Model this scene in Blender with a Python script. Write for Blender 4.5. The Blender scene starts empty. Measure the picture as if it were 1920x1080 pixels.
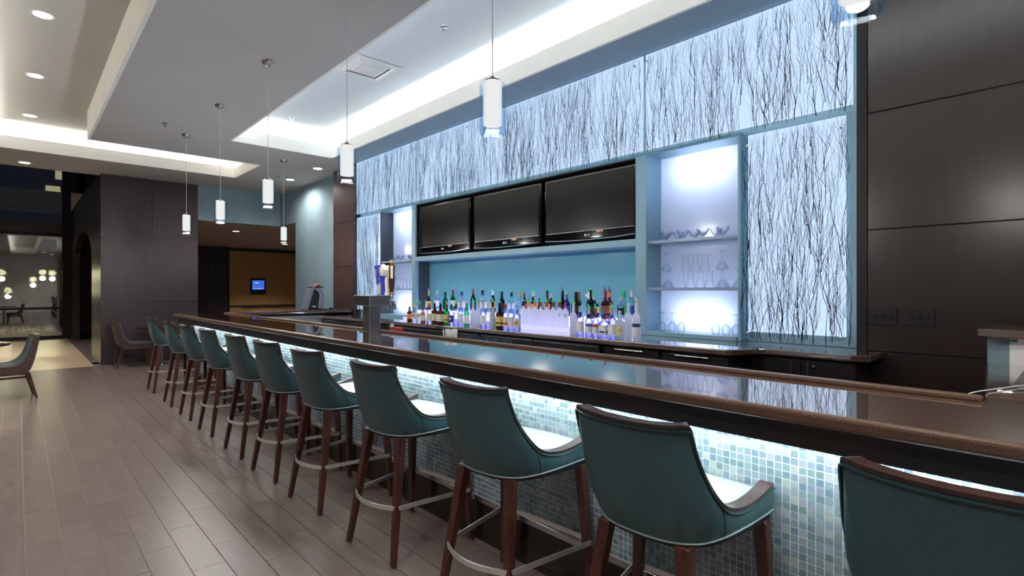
import bpy, math, random
from mathutils import Vector, Matrix
random.seed(7)
SC = bpy.context.scene
COL = SC.collection
R = math.radians

# ------------------------------------------------------------------ camera, world, exposure
H = 1.5                                   # eye height
F_PX = 1000.0                             # focal length in pixels of the 1920 frame
YAW = 42.8                                # camera axis, degrees to the right of +Y (the bar runs along Y)
cam_d = bpy.data.cameras.new('camera')
cam_d.sensor_width = 36.0
cam_d.lens = F_PX / 1920.0 * 36.0
cam_d.shift_y = 3.0 / 1920.0
cam_d.clip_start = 0.02
cam_d.clip_end = 200
cam = bpy.data.objects.new('camera', cam_d)
COL.objects.link(cam)
cam.location = (0, 0, H)
cam.rotation_euler = (R(90), 0, R(-YAW))
SC.camera = cam
SC.view_settings.view_transform = 'Standard'
SC.view_settings.look = 'None'
SC.view_settings.exposure = 1.0
SC.view_settings.gamma = 1.0
SC.view_settings.use_curve_mapping = False
W = bpy.data.worlds.new('night'); SC.world = W; W.use_nodes = True
W.node_tree.nodes['Background'].inputs[0].default_value = (0.010, 0.012, 0.018, 1)
W.node_tree.nodes['Background'].inputs[1].default_value = 1.0
# strengths of the place's own lights
E_COVE = 22.0      # cove strips
E_BAR = 26.0       # strip under the bar top
E_PANEL = .60     # light boxes behind the twig panels
E_TUBE = 19.0       # tubes behind the frosted niche backs
E_RISER = 1.5     # lit bottle riser
P_DOWN = 114.0      # downlight watts
E_PEND = .48
P_PEND = 11.0      # pendant watts       # pendant diffusers

SY, CY = math.sin(R(YAW)), math.cos(R(YAW))
def proj(x, y, z):                       # picture position of a point (only used to pick which tiles show largest)
    d = x*SY + y*CY; s = x*CY - y*SY
    return 960 + F_PX*s/d, 543 - F_PX*(z-H)/d, d
def y_at(u, X):                          # Y on the plane X for a picture column
    a = (u-960)/F_PX
    return X*(CY - SY*a)/(SY + CY*a)

# ------------------------------------------------------------------ mesh helpers
class MB:
    def __init__(s): s.v = []; s.f = []; s.m = []
    def add(s, vs, fs, mi=0):
        o = len(s.v); s.v += [tuple(p) for p in vs]
        s.f += [tuple(i+o for i in f) for f in fs]; s.m += [mi]*len(fs); return s
    def box(s, x0, x1, y0, y1, z0, z1, mi=0):
        return s.add([(x0,y0,z0),(x1,y0,z0),(x1,y1,z0),(x0,y1,z0),(x0,y0,z1),(x1,y0,z1),(x1,y1,z1),(x0,y1,z1)],
            [(0,3,2,1),(4,5,6,7),(0,1,5,4),(1,2,6,5),(2,3,7,6),(3,0,4,7)], mi)
    def prism(s, poly, z0, z1, mi=0):
        n = len(poly)
        vs = [(x,y,z0) for x,y in poly] + [(x,y,z1) for x,y in poly]
        return s.add(vs, [tuple(range(n-1,-1,-1)), tuple(range(n,2*n))] + [(i,(i+1)%n,n+(i+1)%n,n+i) for i in range(n)], mi)
    def extr_y(s, poly, y0, y1, mi=0):   # polygon in x,z extruded along y
        n = len(poly)
        vs = [(x,y0,z) for x,z in poly] + [(x,y1,z) for x,z in poly]
        return s.add(vs, [tuple(range(n)), tuple(range(2*n-1,n-1,-1))] + [(n+i,n+(i+1)%n,(i+1)%n,i) for i in range(n)], mi)
    def lathe(s, prof, n=16, c=(0,0,0), a0=0, a1=2*math.pi, mi=0, sq=0.0):
        full = abs(a1-a0-2*math.pi) < 1e-6
        k = n if full else n+1
        vs = []
        for r, z in prof:
            for i in range(k):
                a = a0 + (a1-a0)*i/n
                ca, sa = math.cos(a), math.sin(a)
                g = 1.0
                if sq: g = (abs(ca)**sq + abs(sa)**sq)**(-1.0/sq)
                vs.append((c[0]+r*g*ca, c[1]+r*g*sa, c[2]+z))
        fs = []
        for j in range(len(prof)-1):
            for i in range(n if full else n):
                i2 = (i+1) % k if full else i+1
                fs.append((j*k+i, j*k+i2, (j+1)*k+i2, (j+1)*k+i))
        if full:
            if prof[0][0] > 1e-5: fs.append(tuple(range(k-1,-1,-1)))
            if prof[-1][0] > 1e-5: fs.append(tuple((len(prof)-1)*k+i for i in range(k)))
        return s.add(vs, fs, mi)
    def tube(s, pts, rad, n=8, closed=False, mi=0, flat=None):
        P = [Vector(p) for p in pts]; m = len(P); vs = []
        up0 = None
        for i in range(m):
            if closed: t = P[(i+1) % m]-P[i-1]
            else: t = P[min(i+1,m-1)]-P[max(i-1,0)]
            t.normalize()
            if flat is not None: ref = Vector(flat)
            elif up0 is None: ref = Vector((0,0,1)) if abs(t.z) < .9 else Vector((1,0,0))
            else: ref = up0
            b = t.cross(ref)
            if b.length < 1e-5: b = t.cross(Vector((1,0,0)))
            b.normalize(); up = b.cross(t); up0 = up
            r = rad[i] if isinstance(rad, (list,tuple)) and len(rad) == m and flat is None else rad
            for k in range(n):
                a = 2*math.pi*k/n
                if flat is not None:
                    w, h = rad; q = [(-1,-1),(1,-1),(1,1),(-1,1)][k]
                    vs.append(P[i] + b*(q[0]*w/2) + up*(q[1]*h/2))
                else:
                    vs.append(P[i] + b*(math.cos(a)*r) + up*(math.sin(a)*r))
        fs = []
        for i in range(m if closed else m-1):
            j = (i+1) % m
            for k in range(n): fs.append((i*n+k, i*n+(k+1)%n, j*n+(k+1)%n, j*n+k))
        if not closed:
            fs.append(tuple(range(n-1,-1,-1))); fs.append(tuple((m-1)*n+k for k in range(n)))
        return s.add(vs, fs, mi)
    def taper(s, p0, p1, w0, w1, mi=0):  # square leg from p0 to p1
        vs = []
        for p, w in ((p0,w0),(p1,w1)):
            h = w/2
            vs += [(p[0]-h,p[1]-h,p[2]),(p[0]+h,p[1]-h,p[2]),(p[0]+h,p[1]+h,p[2]),(p[0]-h,p[1]+h,p[2])]
        return s.add(vs, [(0,3,2,1),(4,5,6,7),(0,1,5,4),(1,2,6,5),(2,3,7,6),(3,0,4,7)], mi)
    def mesh(s, name, mats, smooth=False, angle=40):
        me = bpy.data.meshes.new(name)
        me.from_pydata(s.v, [], s.f)
        for m in (mats if isinstance(mats, (list,tuple)) else [mats]): me.materials.append(m)
        if len(me.materials) > 1: me.polygons.foreach_set('material_index', s.m)
        me.update()
        if smooth:
            me.polygons.foreach_set('use_smooth', [True]*len(me.polygons))
            try: me.set_sharp_from_angle(angle=R(angle))
            except Exception: pass
        return me
    def build(s, name, mats, parent=None, smooth=False, bevel=0, seg=2, loc=None, angle=40):
        return link(name, s.mesh(name, mats, smooth, angle), parent, bevel, seg, loc)

def link(name, me, parent=None, bevel=0, seg=2, loc=None):
    o = bpy.data.objects.new(name, me); COL.objects.link(o)
    if parent is not None: o.parent = parent
    if loc is not None: o.location = loc
    if bevel:
        b = o.modifiers.new('bevel', 'BEVEL'); b.width = bevel; b.segments = seg; b.limit_method = 'ANGLE'; b.angle_limit = R(40)
    return o
def tag(o, label=None, cat=None, group=None, kind=None):
    if label: o['label'] = label
    if cat: o['category'] = cat
    if group: o['group'] = group
    if kind: o['kind'] = kind
    return o
def thing(name, label, cat, loc=(0,0,0), rz=0, group=None, kind=None):
    o = bpy.data.objects.new(name, None); COL.objects.link(o)
    o.location = loc; o.rotation_euler = (0,0,rz); o.empty_display_size = .1
    return tag(o, label, cat, group, kind)
def copy_tree(o, parent=None):
    c = o.copy(); COL.objects.link(c); c.parent = parent
    for ch in list(o.children): copy_tree(ch, c)
    return c
def catmull(P, n):
    P = [Vector(p) for p in P]; out = []
    for i in range(len(P)-1):
        p0 = P[max(i-1,0)]; p1 = P[i]; p2 = P[i+1]; p3 = P[min(i+2,len(P)-1)]
        for k in range(n):
            t = k/n
            out.append(.5*((2*p1)+(p2-p0)*t+(2*p0-5*p1+4*p2-p3)*t*t+(3*p1-p0-3*p2+p3)*t**3))
    out.append(P[-1]); return out
def text_mesh(txt, size, depth=.0006):
    cu = bpy.data.curves.new('writing', 'FONT'); cu.body = txt; cu.size = size; cu.extrude = depth
    cu.align_x = 'CENTER'; cu.align_y = 'CENTER'; cu.resolution_u = 3
    o = bpy.data.objects.new('writing', cu); COL.objects.link(o)
    dg = bpy.context.evaluated_depsgraph_get(); dg.update()
    me = bpy.data.meshes.new_from_object(o.evaluated_get(dg))
    bpy.data.objects.remove(o); bpy.data.curves.remove(cu); return me
ORD = ['first','second','third','fourth','fifth','sixth','seventh','eighth','ninth','tenth','eleventh','twelfth','thirteenth',
       'fourteenth','fifteenth','sixteenth','seventeenth','eighteenth','nineteenth','twentieth'] + \
      ['twenty-'+w for w in ('first','second','third','fourth','fifth','sixth','seventh','eighth','ninth')] + ['thirtieth'] + \
      ['thirty-'+w for w in ('first','second','third','fourth','fifth','sixth')]

# ------------------------------------------------------------------ materials
MATS = {}
def _new(name):
    m = bpy.data.materials.new(name); m.use_nodes = True; MATS[name] = m
    return m, m.node_tree.nodes, m.node_tree.links
def pm(name, col, rough=.5, metal=0, var=0.0, scale=(8,8,8), detail=3, col2=None, bump=0, spec=.5, coat=0, emit=None, es=0, rand=0.0, rvar=0):
    m, N, L = _new(name); b = N['Principled BSDF']
    b.inputs['Base Color'].default_value = (*col,1); b.inputs['Roughness'].default_value = rough
    b.inputs['Metallic'].default_value = metal; b.inputs['Specular IOR Level'].default_value = spec
    b.inputs['Coat Weight'].default_value = coat; b.inputs['Coat Roughness'].default_value = .06
    if emit: b.inputs['Emission Color'].default_value = (*emit,1); b.inputs['Emission Strength'].default_value = es
    out = None
    if var or col2 or bump or rvar:
        tc = N.new('ShaderNodeTexCoord'); mp = N.new('ShaderNodeMapping'); mp.inputs['Scale'].default_value = scale
        nz = N.new('ShaderNodeTexNoise'); nz.inputs['Scale'].default_value = 1; nz.inputs['Detail'].default_value = detail
        L.new(tc.outputs['Object'], mp.inputs[0]); L.new(mp.outputs[0], nz.inputs['Vector'])
        if var or col2:
            rp = N.new('ShaderNodeValToRGB'); c2 = col2 or tuple(min(1,c*(1+var)) for c in col)
            c1 = col if col2 else tuple(c*(1-var) for c in col)
            rp.color_ramp.elements[0].position = .32; rp.color_ramp.elements[1].position = .68
            rp.color_ramp.elements[0].color = (*c1,1); rp.color_ramp.elements[1].color = (*c2,1)
            L.new(nz.outputs['Fac'], rp.inputs[0]); out = rp.outputs[0]
        if bump:
            bp = N.new('ShaderNodeBump'); bp.inputs['Strength'].default_value = bump; bp.inputs['Distance'].default_value = .01
            L.new(nz.outputs['Fac'], bp.inputs['Height']); L.new(bp.outputs[0], b.inputs['Normal'])
        if rvar:
            mr = N.new('ShaderNodeMapRange'); mr.inputs['To Min'].default_value = rough-rvar; mr.inputs['To Max'].default_value = rough+rvar
            L.new(nz.outputs['Fac'], mr.inputs[0]); L.new(mr.outputs[0], b.inputs['Roughness'])
    if rand:
        oi = N.new('ShaderNodeObjectInfo'); mr = N.new('ShaderNodeMapRange')
        mr.inputs['To Min'].default_value = 1-rand; mr.inputs['To Max'].default_value = 1+rand
        hs = N.new('ShaderNodeHueSaturation'); L.new(oi.outputs['Random'], mr.inputs[0]); L.new(mr.outputs[0], hs.inputs['Value'])
        if out: L.new(out, hs.inputs['Color'])
        else: hs.inputs['Color'].default_value = (*col,1)
        out = hs.outputs[0]
    if out: L.new(out, b.inputs['Base Color'])
    return m
def em(name, col, s):
    m, N, L = _new(name); N.remove(N['Principled BSDF'])
    e = N.new('ShaderNodeEmission'); e.inputs[0].default_value = (*col,1); e.inputs[1].default_value = s
    L.new(e.outputs[0], N['Material Output'].inputs[0]); return m
def thin_glass(name, tint=(1,1,1), edge=(.6,.7,.8), refl=.25, rough=.03, base=.01):
    m, N, L = _new(name); N.remove(N['Principled BSDF'])
    lw = N.new('ShaderNodeLayerWeight'); lw.inputs['Blend'].default_value = .35
    mx = N.new('ShaderNodeMix'); mx.data_type = 'RGBA'; mx.inputs[6].default_value = (*tint,1); mx.inputs[7].default_value = (*edge,1)
    L.new(lw.outputs['Facing'], mx.inputs[0])
    t = N.new('ShaderNodeBsdfTransparent'); L.new(mx.outputs[2], t.inputs[0])
    g = N.new('ShaderNodeBsdfGlossy'); g.inputs['Roughness'].default_value = rough
    fr = N.new('ShaderNodeFresnel'); fr.inputs[0].default_value = 1.45
    mt = N.new('ShaderNodeMath'); mt.operation = 'MULTIPLY_ADD'; mt.inputs[1].default_value = refl*3; mt.inputs[2].default_value = base
    mt.use_clamp = True; L.new(fr.outputs[0], mt.inputs[0])
    ms = N.new('ShaderNodeMixShader'); L.new(mt.outputs[0], ms.inputs[0]); L.new(t.outputs[0], ms.inputs[1]); L.new(g.outputs[0], ms.inputs[2])
    L.new(ms.outputs[0], N['Material Output'].inputs[0]); return m
def frosted(name, col, tl=.65):
    m, N, L = _new(name); N.remove(N['Principled BSDF'])
    a = N.new('ShaderNodeBsdfTranslucent'); a.inputs[0].default_value = (*col,1)
    d = N.new('ShaderNodeBsdfDiffuse'); d.inputs[0].default_value = (*col,1)
    ms = N.new('ShaderNodeMixShader'); ms.inputs[0].default_value = 1-tl
    L.new(a.outputs[0], ms.inputs[1]); L.new(d.outputs[0], ms.inputs[2])
    g = N.new('ShaderNodeBsdfGlossy'); g.inputs['Roughness'].default_value = .15
    m2 = N.new('ShaderNodeMixShader'); m2.inputs[0].default_value = .05
    L.new(ms.outputs[0], m2.inputs[1]); L.new(g.outputs[0], m2.inputs[2])
    L.new(m2.outputs[0], N['Material Output'].inputs[0]); return m

soffit_m = pm('taupe_soffit_paint', (.47,.452,.425), .85, var=.03, scale=(1.5,1.5,1.5))
upper_m = pm('pale_ceiling_paint', (.61,.595,.56), .85, var=.02, scale=(1,1,1))
tray_m = pm('cool_white_tray', (.61,.68,.74), .85, var=.02, scale=(1,1,1))  # bluer than the rest of the upper ceiling
lip_m = pm('cream_cove_paint', (.88,.87,.82), .8, var=.02, scale=(2,2,2))
blue_m = pm('slate_blue_wall_paint', (.21,.305,.355), .75, var=.10, scale=(2.2,2.2,1.2), detail=6, bump=.05)
frame_m = pm('powder_blue_lacquer', (.24,.42,.52), .35, var=.04, scale=(3,3,3))
backing_m = pm('grey_teal_backing', (.36,.50,.53), .7, var=.03)
teal_glass_m = pm('teal_back_painted_glass', (.16,.42,.54), .12, var=.03, scale=(2,2,2))
darkwood_m = pm('espresso_wood_panel', (.020,.0095,.008), .33, col2=(.029,.0145,.012), scale=(70,70,2.0), detail=3, rvar=.02, spec=.5, coat=.8)
darkwood_m.node_tree.nodes['Principled BSDF'].inputs['Coat Roughness'].default_value = .24
wallwood_m = pm('plum_brown_wood_panel', (.044,.028,.032), .36, col2=(.060,.040,.045), scale=(60,60,2.0), detail=4, rvar=.02, spec=.38)
cabwood_m = pm('near_black_cabinet_wood', (.011,.008,.008), .35, col2=(.02,.014,.013), scale=(3,22,22), detail=6)
apron_m = pm('dark_apron_wood', (.016,.012,.012), .4, col2=(.026,.02,.019), scale=(10,2,30), detail=6)
black_m = pm('matte_black', (.006,.006,.007), .5, var=.1)
granite_m = pm('brown_speckled_quartz', (.050,.026,.017), .05, col2=(.150,.080,.052), scale=(260,260,260), detail=2, coat=1)
_b = granite_m.node_tree.nodes['Principled BSDF']; _b.inputs['IOR'].default_value = 2.0; _b.inputs['Coat IOR'].default_value = 2.4; _b.inputs['Coat Roughness'].default_value = .02
granite_edge_m = pm('brown_quartz_edge', (.070,.038,.025), .30, col2=(.17,.098,.064), scale=(220,220,220), detail=2)
kick_m = pm('black_sparkle_granite', (.006,.005,.005), .08, col2=(.03,.022,.016), scale=(200,200,200), detail=1)
steel_m = pm('brushed_steel', (.58,.58,.59), .25, metal=1, var=.05, scale=(4,4,120))
footrest_m = pm('satin_footrest_steel', (.80,.80,.80), .32, metal=.85, var=.03)
darksteel_m = pm('brushed_dark_steel', (.32,.31,.29), .3, metal=1, var=.05, scale=(4,4,120))
chrome_m = pm('polished_chrome', (.75,.75,.76), .1, metal=1, var=.02)
nickel_m = pm('satin_nickel', (.5,.49,.47), .25, metal=1, var=.03)
leather_m = pm('teal_leather', (.035,.086,.100), .33, var=.08, scale=(60,60,60), bump=.04)
seat_m = pm('pale_teal_seat_leather', (.36,.43,.43), .4, var=.05, scale=(50,50,50), bump=.04)
inner_m = pm('slate_inner_leather', (.09,.11,.13), .42, var=.06, scale=(50,50,50))
stoolwood_m = pm('mahogany_leg_wood', (.045,.014,.010), .3, col2=(.080,.026,.018), scale=(60,60,5), detail=5)
trimwood_m = pm('mahogany_trim_wood', (.032,.015,.012), .22, col2=(.052,.023,.018), scale=(30,30,30), detail=5)
piping_m = pm('pale_teal_piping', (.22,.32,.32), .4, var=.04)
darkpipe_m = pm('dark_teal_piping', (.012,.03,.03), .4, var=.04)
grout_m = pm('pale_grout', (.82,.85,.85), .8, var=.04, scale=(40,40,40))
floorgrout_m = pm('floor_grout', (.44,.37,.33), .9, var=.1, scale=(20,20,20))
plank_m = pm('grey_brown_wood_look_plank', (.118,.087,.078), .30, col2=(.152,.115,.104), scale=(26,3.2,20), detail=8, rand=.06, rvar=.05)
beige_m = pm('beige_stone_floor', (.42,.30,.20), .3, col2=(.56,.43,.30), scale=(1.2,9,3), detail=6)
orange_m = pm('ochre_corridor_wall', (.36,.21,.075), .7, var=.06, scale=(2,2,2))
corrceil_m = pm('tan_corridor_ceiling', (.42,.33,.25), .85, var=.04, scale=(2,2,2))
room_m = pm('warm_grey_room_wall', (.66,.63,.60), .8, var=.03, scale=(2,2,2))
white_m = pm('white_enamel', (.78,.78,.78), .4, var=.02)
paper_m = pm('white_paper', (.85,.84,.83), .8, var=.02)
straw_m = pm('white_straw_plastic', (.82,.81,.77), .5, var=.04, scale=(60,60,60))
twig_m = pm('dark_dried_twig', (.022,.026,.045), .7, var=.3, scale=(30,30,30))
screen_m = pm('dark_screen_glass', (.003,.003,.0035), .22, var=.1)
gloss_black_m = pm('piano_black_bezel', (.004,.004,.005), .06, var=.1, coat=.6)
cove_e = em('cove_strip_light', (1,.985,.95), E_COVE)
cove_soft_e = em('soft_cove_strip_light', (1,.97,.92), E_COVE*.55)
bar_e = em('bar_strip_light', (.88,.98,1.0), E_BAR)
panel_e = em('light_box_diffuser', (.63,.76,1.0), E_PANEL)
tube_e = em('niche_tube_light', (.80,.88,1.0), E_TUBE)
riser_e = em('lit_riser_acrylic', (.62,.62,1.0), E_RISER)
riser_soft_e = em('soft_lit_riser_acrylic', (.62,.62,1.0), E_RISER*.38)
pend_e = em('pendant_diffuser_glow', (1,.95,.90), E_PEND)
pendhot_e = em('pendant_lamp_glow', (1,.90,.78), 3)
down_e = em('downlight_lens_glow', (1,.97,.93), 5)
acrylic_m = thin_glass('clear_twig_acrylic', (.93,.96,.97), (.72,.84,.87), .03, .25, .0)
glass_m = thin_glass('clear_drinking_glass', (.98,.985,1), (.78,.83,.91), .10)
shadeglass_m = thin_glass('clear_pendant_glass', (.95,.98,1), (.70,.82,.94), .03, .05, 0)
window_m = thin_glass('dark_window_glass', (.55,.60,.58), (.35,.40,.40), .75, .02, .22)
niche_m = frosted('frosted_niche_panel', (.76,.81,.92), .75)

# ------------------------------------------------------------------ the setting: floor
floor = MB().box(-7, 9, -5, 21.6, -.12, -.008).build('floor', floorgrout_m)
tag(floor, 'grey-brown wood-look plank floor with pale grout lines', None, None, 'structure')
PW, PL, G = .163, .645, .005
pl_me = MB().box(-PW/2+G/2, PW/2-G/2, -PL/2+G/5, PL/2-G/5, -.012, 0).mesh('plank', plank_m)
rest = MB(); cand = []
for k in range(-44, 24):
    x = .027 + PW*(k+.5)
    off = ((k*0.381) % 1.0)*PL
    j0 = int(-5.2/PL)
    for j in range(j0, int(13.4/PL)+2):
        y = j*PL + off
        ylim = 13.22
        if y-PL/2 > ylim-.05 or y-PL/2 < -5 or x > 4.6 and y < 13: continue
        if x < -6.9: continue
        u, v, d = proj(x, y, 0)
        vis = d > .5 and -40 < u < 1100 and v < 1130 and x < 2.05
        cut = min(y+PL/2-G/2, ylim)
        if vis: cand.append((d, x, y, cut))
        else: rest.box(x-PW/2+G/2, x+PW/2-G/2, y-PL/2+G/2, cut, -.012, 0)
cand.sort()
for i, (d, x, y, cut) in enumerate(cand):
    if i < 300:
        if cut < y+PL/2-G/2-1e-4:
            MB().box(-PW/2+G/2, PW/2-G/2, -PL/2+G/2, cut-y, -.012, 0).build('plank', plank_m, floor, loc=(x,y,0))
        else:
            link('plank', pl_me, floor, loc=(x,y,0))
    else: rest.box(x-PW/2+G/2, x+PW/2-G/2, y-PL/2+G/2, cut, -.012, 0)
tag(rest.build('plank_field', plank_m, floor), kind='stuff')
# pale stone floor of the vestibule, big slabs
k = 0
for ix in range(-5, 1):
    for iy in range(7):
        x0 = 1.1 + (ix-1)*1.2; y0 = 13.235 + iy*1.2
        MB().box(x0+.002, x0+1.198, y0+.002, min(y0+1.198, 21.6), -.012, 0).build('stone_slab', beige_m, floor)
for iy in range(13):
    for ix in range(24):
        pass
far = MB()
for ix in range(40):
    for iy in range(13):
        x0 = 1.1+ix*.19; y0 = 13.235+iy*.645+(ix*.381 % 1)*.3-.3
        if y0 < 13.235: y0 = 13.235
        far.box(x0+.002, x0+.188, y0+.002, min(y0+.641, 21.6), -.012, 0)
tag(far.build('plank_field', plank_m, floor), kind='stuff')

# ------------------------------------------------------------------ ceilings
ZC, ZU, LIP = 3.80, 4.22, .20
ceil = MB()
TX0, TX1, TY0, TY1 = 2.42, 4.02, -2.6, 8.97       # tray above the bar
LX, LY0, LY1, SX1 = .78, 10.4, 11.9, 3.27         # raised area on the left and its arm
D = .30                                           # hidden cove shelf behind each lip
T = .03
def slab(x0, x1, y0, y1): ceil.box(x0, x1, y0, y1, ZC, ZC+T)
slab(LX, TX0, -5, LY0); slab(TX0, TX1, -5, TY0); slab(TX0, TX1, TY1, LY0); 
slab(SX1, 4.95, LY0, LY1); slab(-7, 4.95, LY1, 13.5); slab(-7, -.34, -5, LY1); slab(-.34, LX, -5, -3.6)
ceiling = ceil.build('ceiling', soffit_m)
tag(ceiling, 'taupe dropped ceiling with lit recessed trays', None, None, 'structure')
MB().box(-7, 2.0, -5, 13.5, ZU, ZU+.06).build('upper_ceiling', upper_m, ceiling)
MB().box(2.0, 4.95, 9.6, 13.5, ZU, ZU+.06).build('upper_ceiling', upper_m, ceiling)
MB().box(2.0, 4.95, -5, 9.6, ZU, ZU+.06).build('tray_ceiling', tray_m, ceiling)
MB().box(TX1, 4.95, 9.05, LY0, ZC, ZC+T).build('end_soffit', soffit_m, ceiling)
MB().box(TX1, 4.95, -5, 9.05, ZC, ZC+T).build('blue_soffit', pm('grey_blue_soffit', (.27,.36,.43), .8, var=.03), ceiling)  # strip beside the twig panels, bluer than the other soffits
# closing faces
MB().box(LX-.004, LX+.03, -3.6, LY0+.004, ZC-.003, ZU).build('raised_face', lip_m, ceiling)
MB().box(LX+.03, SX1+.02, LY0-.03, LY0+.004, ZC-.003, ZU).build('raised_face', lip_m, ceiling)
MB().box(-.34-D-.02, -.34-D, -3.6, LY1, ZC+T, ZU).build('raised_face', lip_m, ceiling)
MB().box(-.34-D, LX, -3.63, -3.6, ZC, ZU).build('raised_face', lip_m, ceiling)
MB().box(-7.03, 4.95, 13.5, 13.53, ZC, ZU+.06).build('edge_face', soffit_m, ceiling)
n = 0
def lip(x0, x1, y0, y1, z1=ZC+LIP):
    global n; n += 1
    tag(MB().box(x0, x1, y0, y1, ZC-.003, z1).build('trim_%d' % n, lip_m), 'cream upstand hiding a cove light in the ceiling', None, None, 'structure')
PR = .004
lip(TX1-PR, TX1+.025, TY0, TY1); lip(TX0-.025, TX0+PR, TY0, TY1); lip(TX0+PR, TX1-PR, TY1-PR, TY1+.025); lip(TX0+PR, TX1-PR, TY0-.025, TY0+PR)
lip(-.365, -.34+PR, -3.6, LY1); lip(-.34+PR, SX1-PR, LY1-PR, LY1+.025); lip(SX1-PR, SX1+.025, LY0+PR, LY1)
for b in ((TX1+D, TX1+D+.02, TY0-D, TY1+D), (TX0-D-.02, TX0-D, TY0-D, TY1+D), (TX0-D, TX1+D, TY1+D, TY1+D+.02), (TX0-D, TX1+D, TY0-D-.02, TY0-D),
          (-.34-D, SX1+D, LY1+D, LY1+D+.02), (SX1+D, SX1+D+.02, LY0, LY1+D)):
    MB().box(*b, ZC+T, ZU).build('cove_back', upper_m, ceiling)
def strip(x0, x1, y0, y1, label, m=None):
    tag(MB().box(x0, x1, y0, y1, ZC+T+.015, ZC+T+.055).build('cove_light', m or cove_e), label, 'light', 'hidden cove strips')
strip(TX1+.12, TX1+.16, TY0, TY1, 'white cove light strip along the tray edge by the twig panels')
strip(TX0-.16, TX0-.12, TY0, TY1, 'white cove light strip along the tray edge above the stools')
strip(TX0, TX1, TY1+.12, TY1+.16, 'white cove light strip across the far end of the bar tray')
strip(TX0, TX1, TY0-.16, TY0-.12, 'white cove light strip across the near end of the bar tray')
strip(-.3, SX1, LY1+.12, LY1+.16, 'white cove light strip above the dark wood far wall')
strip(-.50, -.46, -3.5, LY1-.3, 'soft white cove light strip at the outer edge of the left tray', cove_soft_e)
strip(SX1+.12, SX1+.16, LY0+.1, LY1, 'short white cove light strip at the closed end of the slot')

# ------------------------------------------------------------------ far walls
def wall(name, mb, m, label, parent=None):
    o = mb.build(name, m, parent)
    if parent is None: tag(o, label, None, None, 'structure')
    return o
FY = 13.3
wf = wall('wall_far', MB().box(1.24, 2.88, FY+.02, 15.05, 0, ZC), darkwood_m, 'dark wood clad wall block at the far end of the room')
for (x0,x1,z0,z1) in ((1.2,2.9,.10,1.235),(1.2,2.9,1.245,2.60),(1.2,2.05,2.61,3.795),(2.056,2.9,2.61,3.795)):
    MB().box(x0, x1, FY-.012, FY+.02, z0, z1).build('wood_panel', wallwood_m, wf, bevel=.002, seg=1)
MB().box(1.2, 2.9, FY-.004, FY+.02, 0, .10).build('plinth', darkwood_m, wf)
MB().box(2.88, 2.9, FY+.02, 15.05, 0, ZC).build('side_panel', wallwood_m, wf)
for (z0,z1,m) in ((0,2.72,darksteel_m),(2.73,3.795,darkwood_m)):
    MB().box(1.2, 1.24, FY+.02, 15.05, z0, z1).build('side_panel', m, wf)
wb = wall('wall_corner', MB().box(2.9, 4.67, FY, FY+.15, 3.03, ZC), blue_m, 'blue bulkhead wall above the corridor opening')
MB().box(4.65, 4.80, 12.3, FY+.15, 3.03, ZC).build('side_bulkhead', blue_m, wb)
MB().box(4.65, 4.80, 9.98, 12.3, 0, ZC).build('side_wall', blue_m, wb)
# corridor
wc = wall('wall_corridor', MB().box(5.57, 9.2, 21.0, 21.15, 0, 3.0), orange_m, 'ochre corridor wall seen through the opening')
MB().box(5.57, 5.95, 20.93, 21.0, 0, 2.93).build('pilaster', orange_m, wc)
MB().box(5.57, 9.2, 20.9, 20.995, 2.9, 3.0).build('crown_moulding', black_m, wc)
MB().box(5.57, 9.2, 20.92, 20.995, .86, .93).build('chair_rail', black_m, wc)
MB().box(9.0, 9.15, 12.3, 21.0, 0, 3.0).build('side_wall', orange_m, wc)
MB().box(4.8, 9.0, 12.15, 12.3, 0, 3.0).build('near_wall', orange_m, wc)
cc = tag(MB().box(2.9, 9.15, FY+.15, 21.1, 3.03, 3.1).build('ceiling_corridor', corrceil_m), 'low tan corridor ceiling', None, None, 'structure')
MB().box(4.8, 9.15, 12.15, FY+.15, 3.03, 3.1).build('side_ceiling', corrceil_m, cc)
dr = tag(MB().box(2.9, 5.57, 21.02, 21.12, 0, 3.03).build('door_1', black_m), 'black double corridor door with white hinges', None, None, 'structure')
for (x0,x1) in ((3.3,4.42),(4.44,5.53)):
    MB().box(x0, x1, 20.98, 21.02, .02, 2.9).build('door_leaf', black_m, dr, bevel=.006)
for z in (2.2, 1.6, 1.0):
    MB().box(5.02, 5.035, 20.955, 20.98, z-.08, z+.08).build('hinge', steel_m, dr)
scr = thing('wall_screen', 'small blue wall screen on the ochre corridor wall', 'screen', (6.55, 20.97, 1.62))
MB().box(-.27, .27, -.02, .02, -.30, .30).build('bezel', black_m, scr, bevel=.01)
MB().box(-.21, .21, -.026, -.02, -.12, .22).build('screen', em('blue_screen_glow', (.03,.09,.45), .8), scr)
MB().box(-.14, .02, -.029, -.026, .12, .14).build('text_bar', em('pale_screen_text', (.5,.6,.9), .8), scr)
MB().box(-.19, .16, -.029, -.026, -.08, -.07).build('text_bar', bpy.data.materials['pale_screen_text'], scr)

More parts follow.
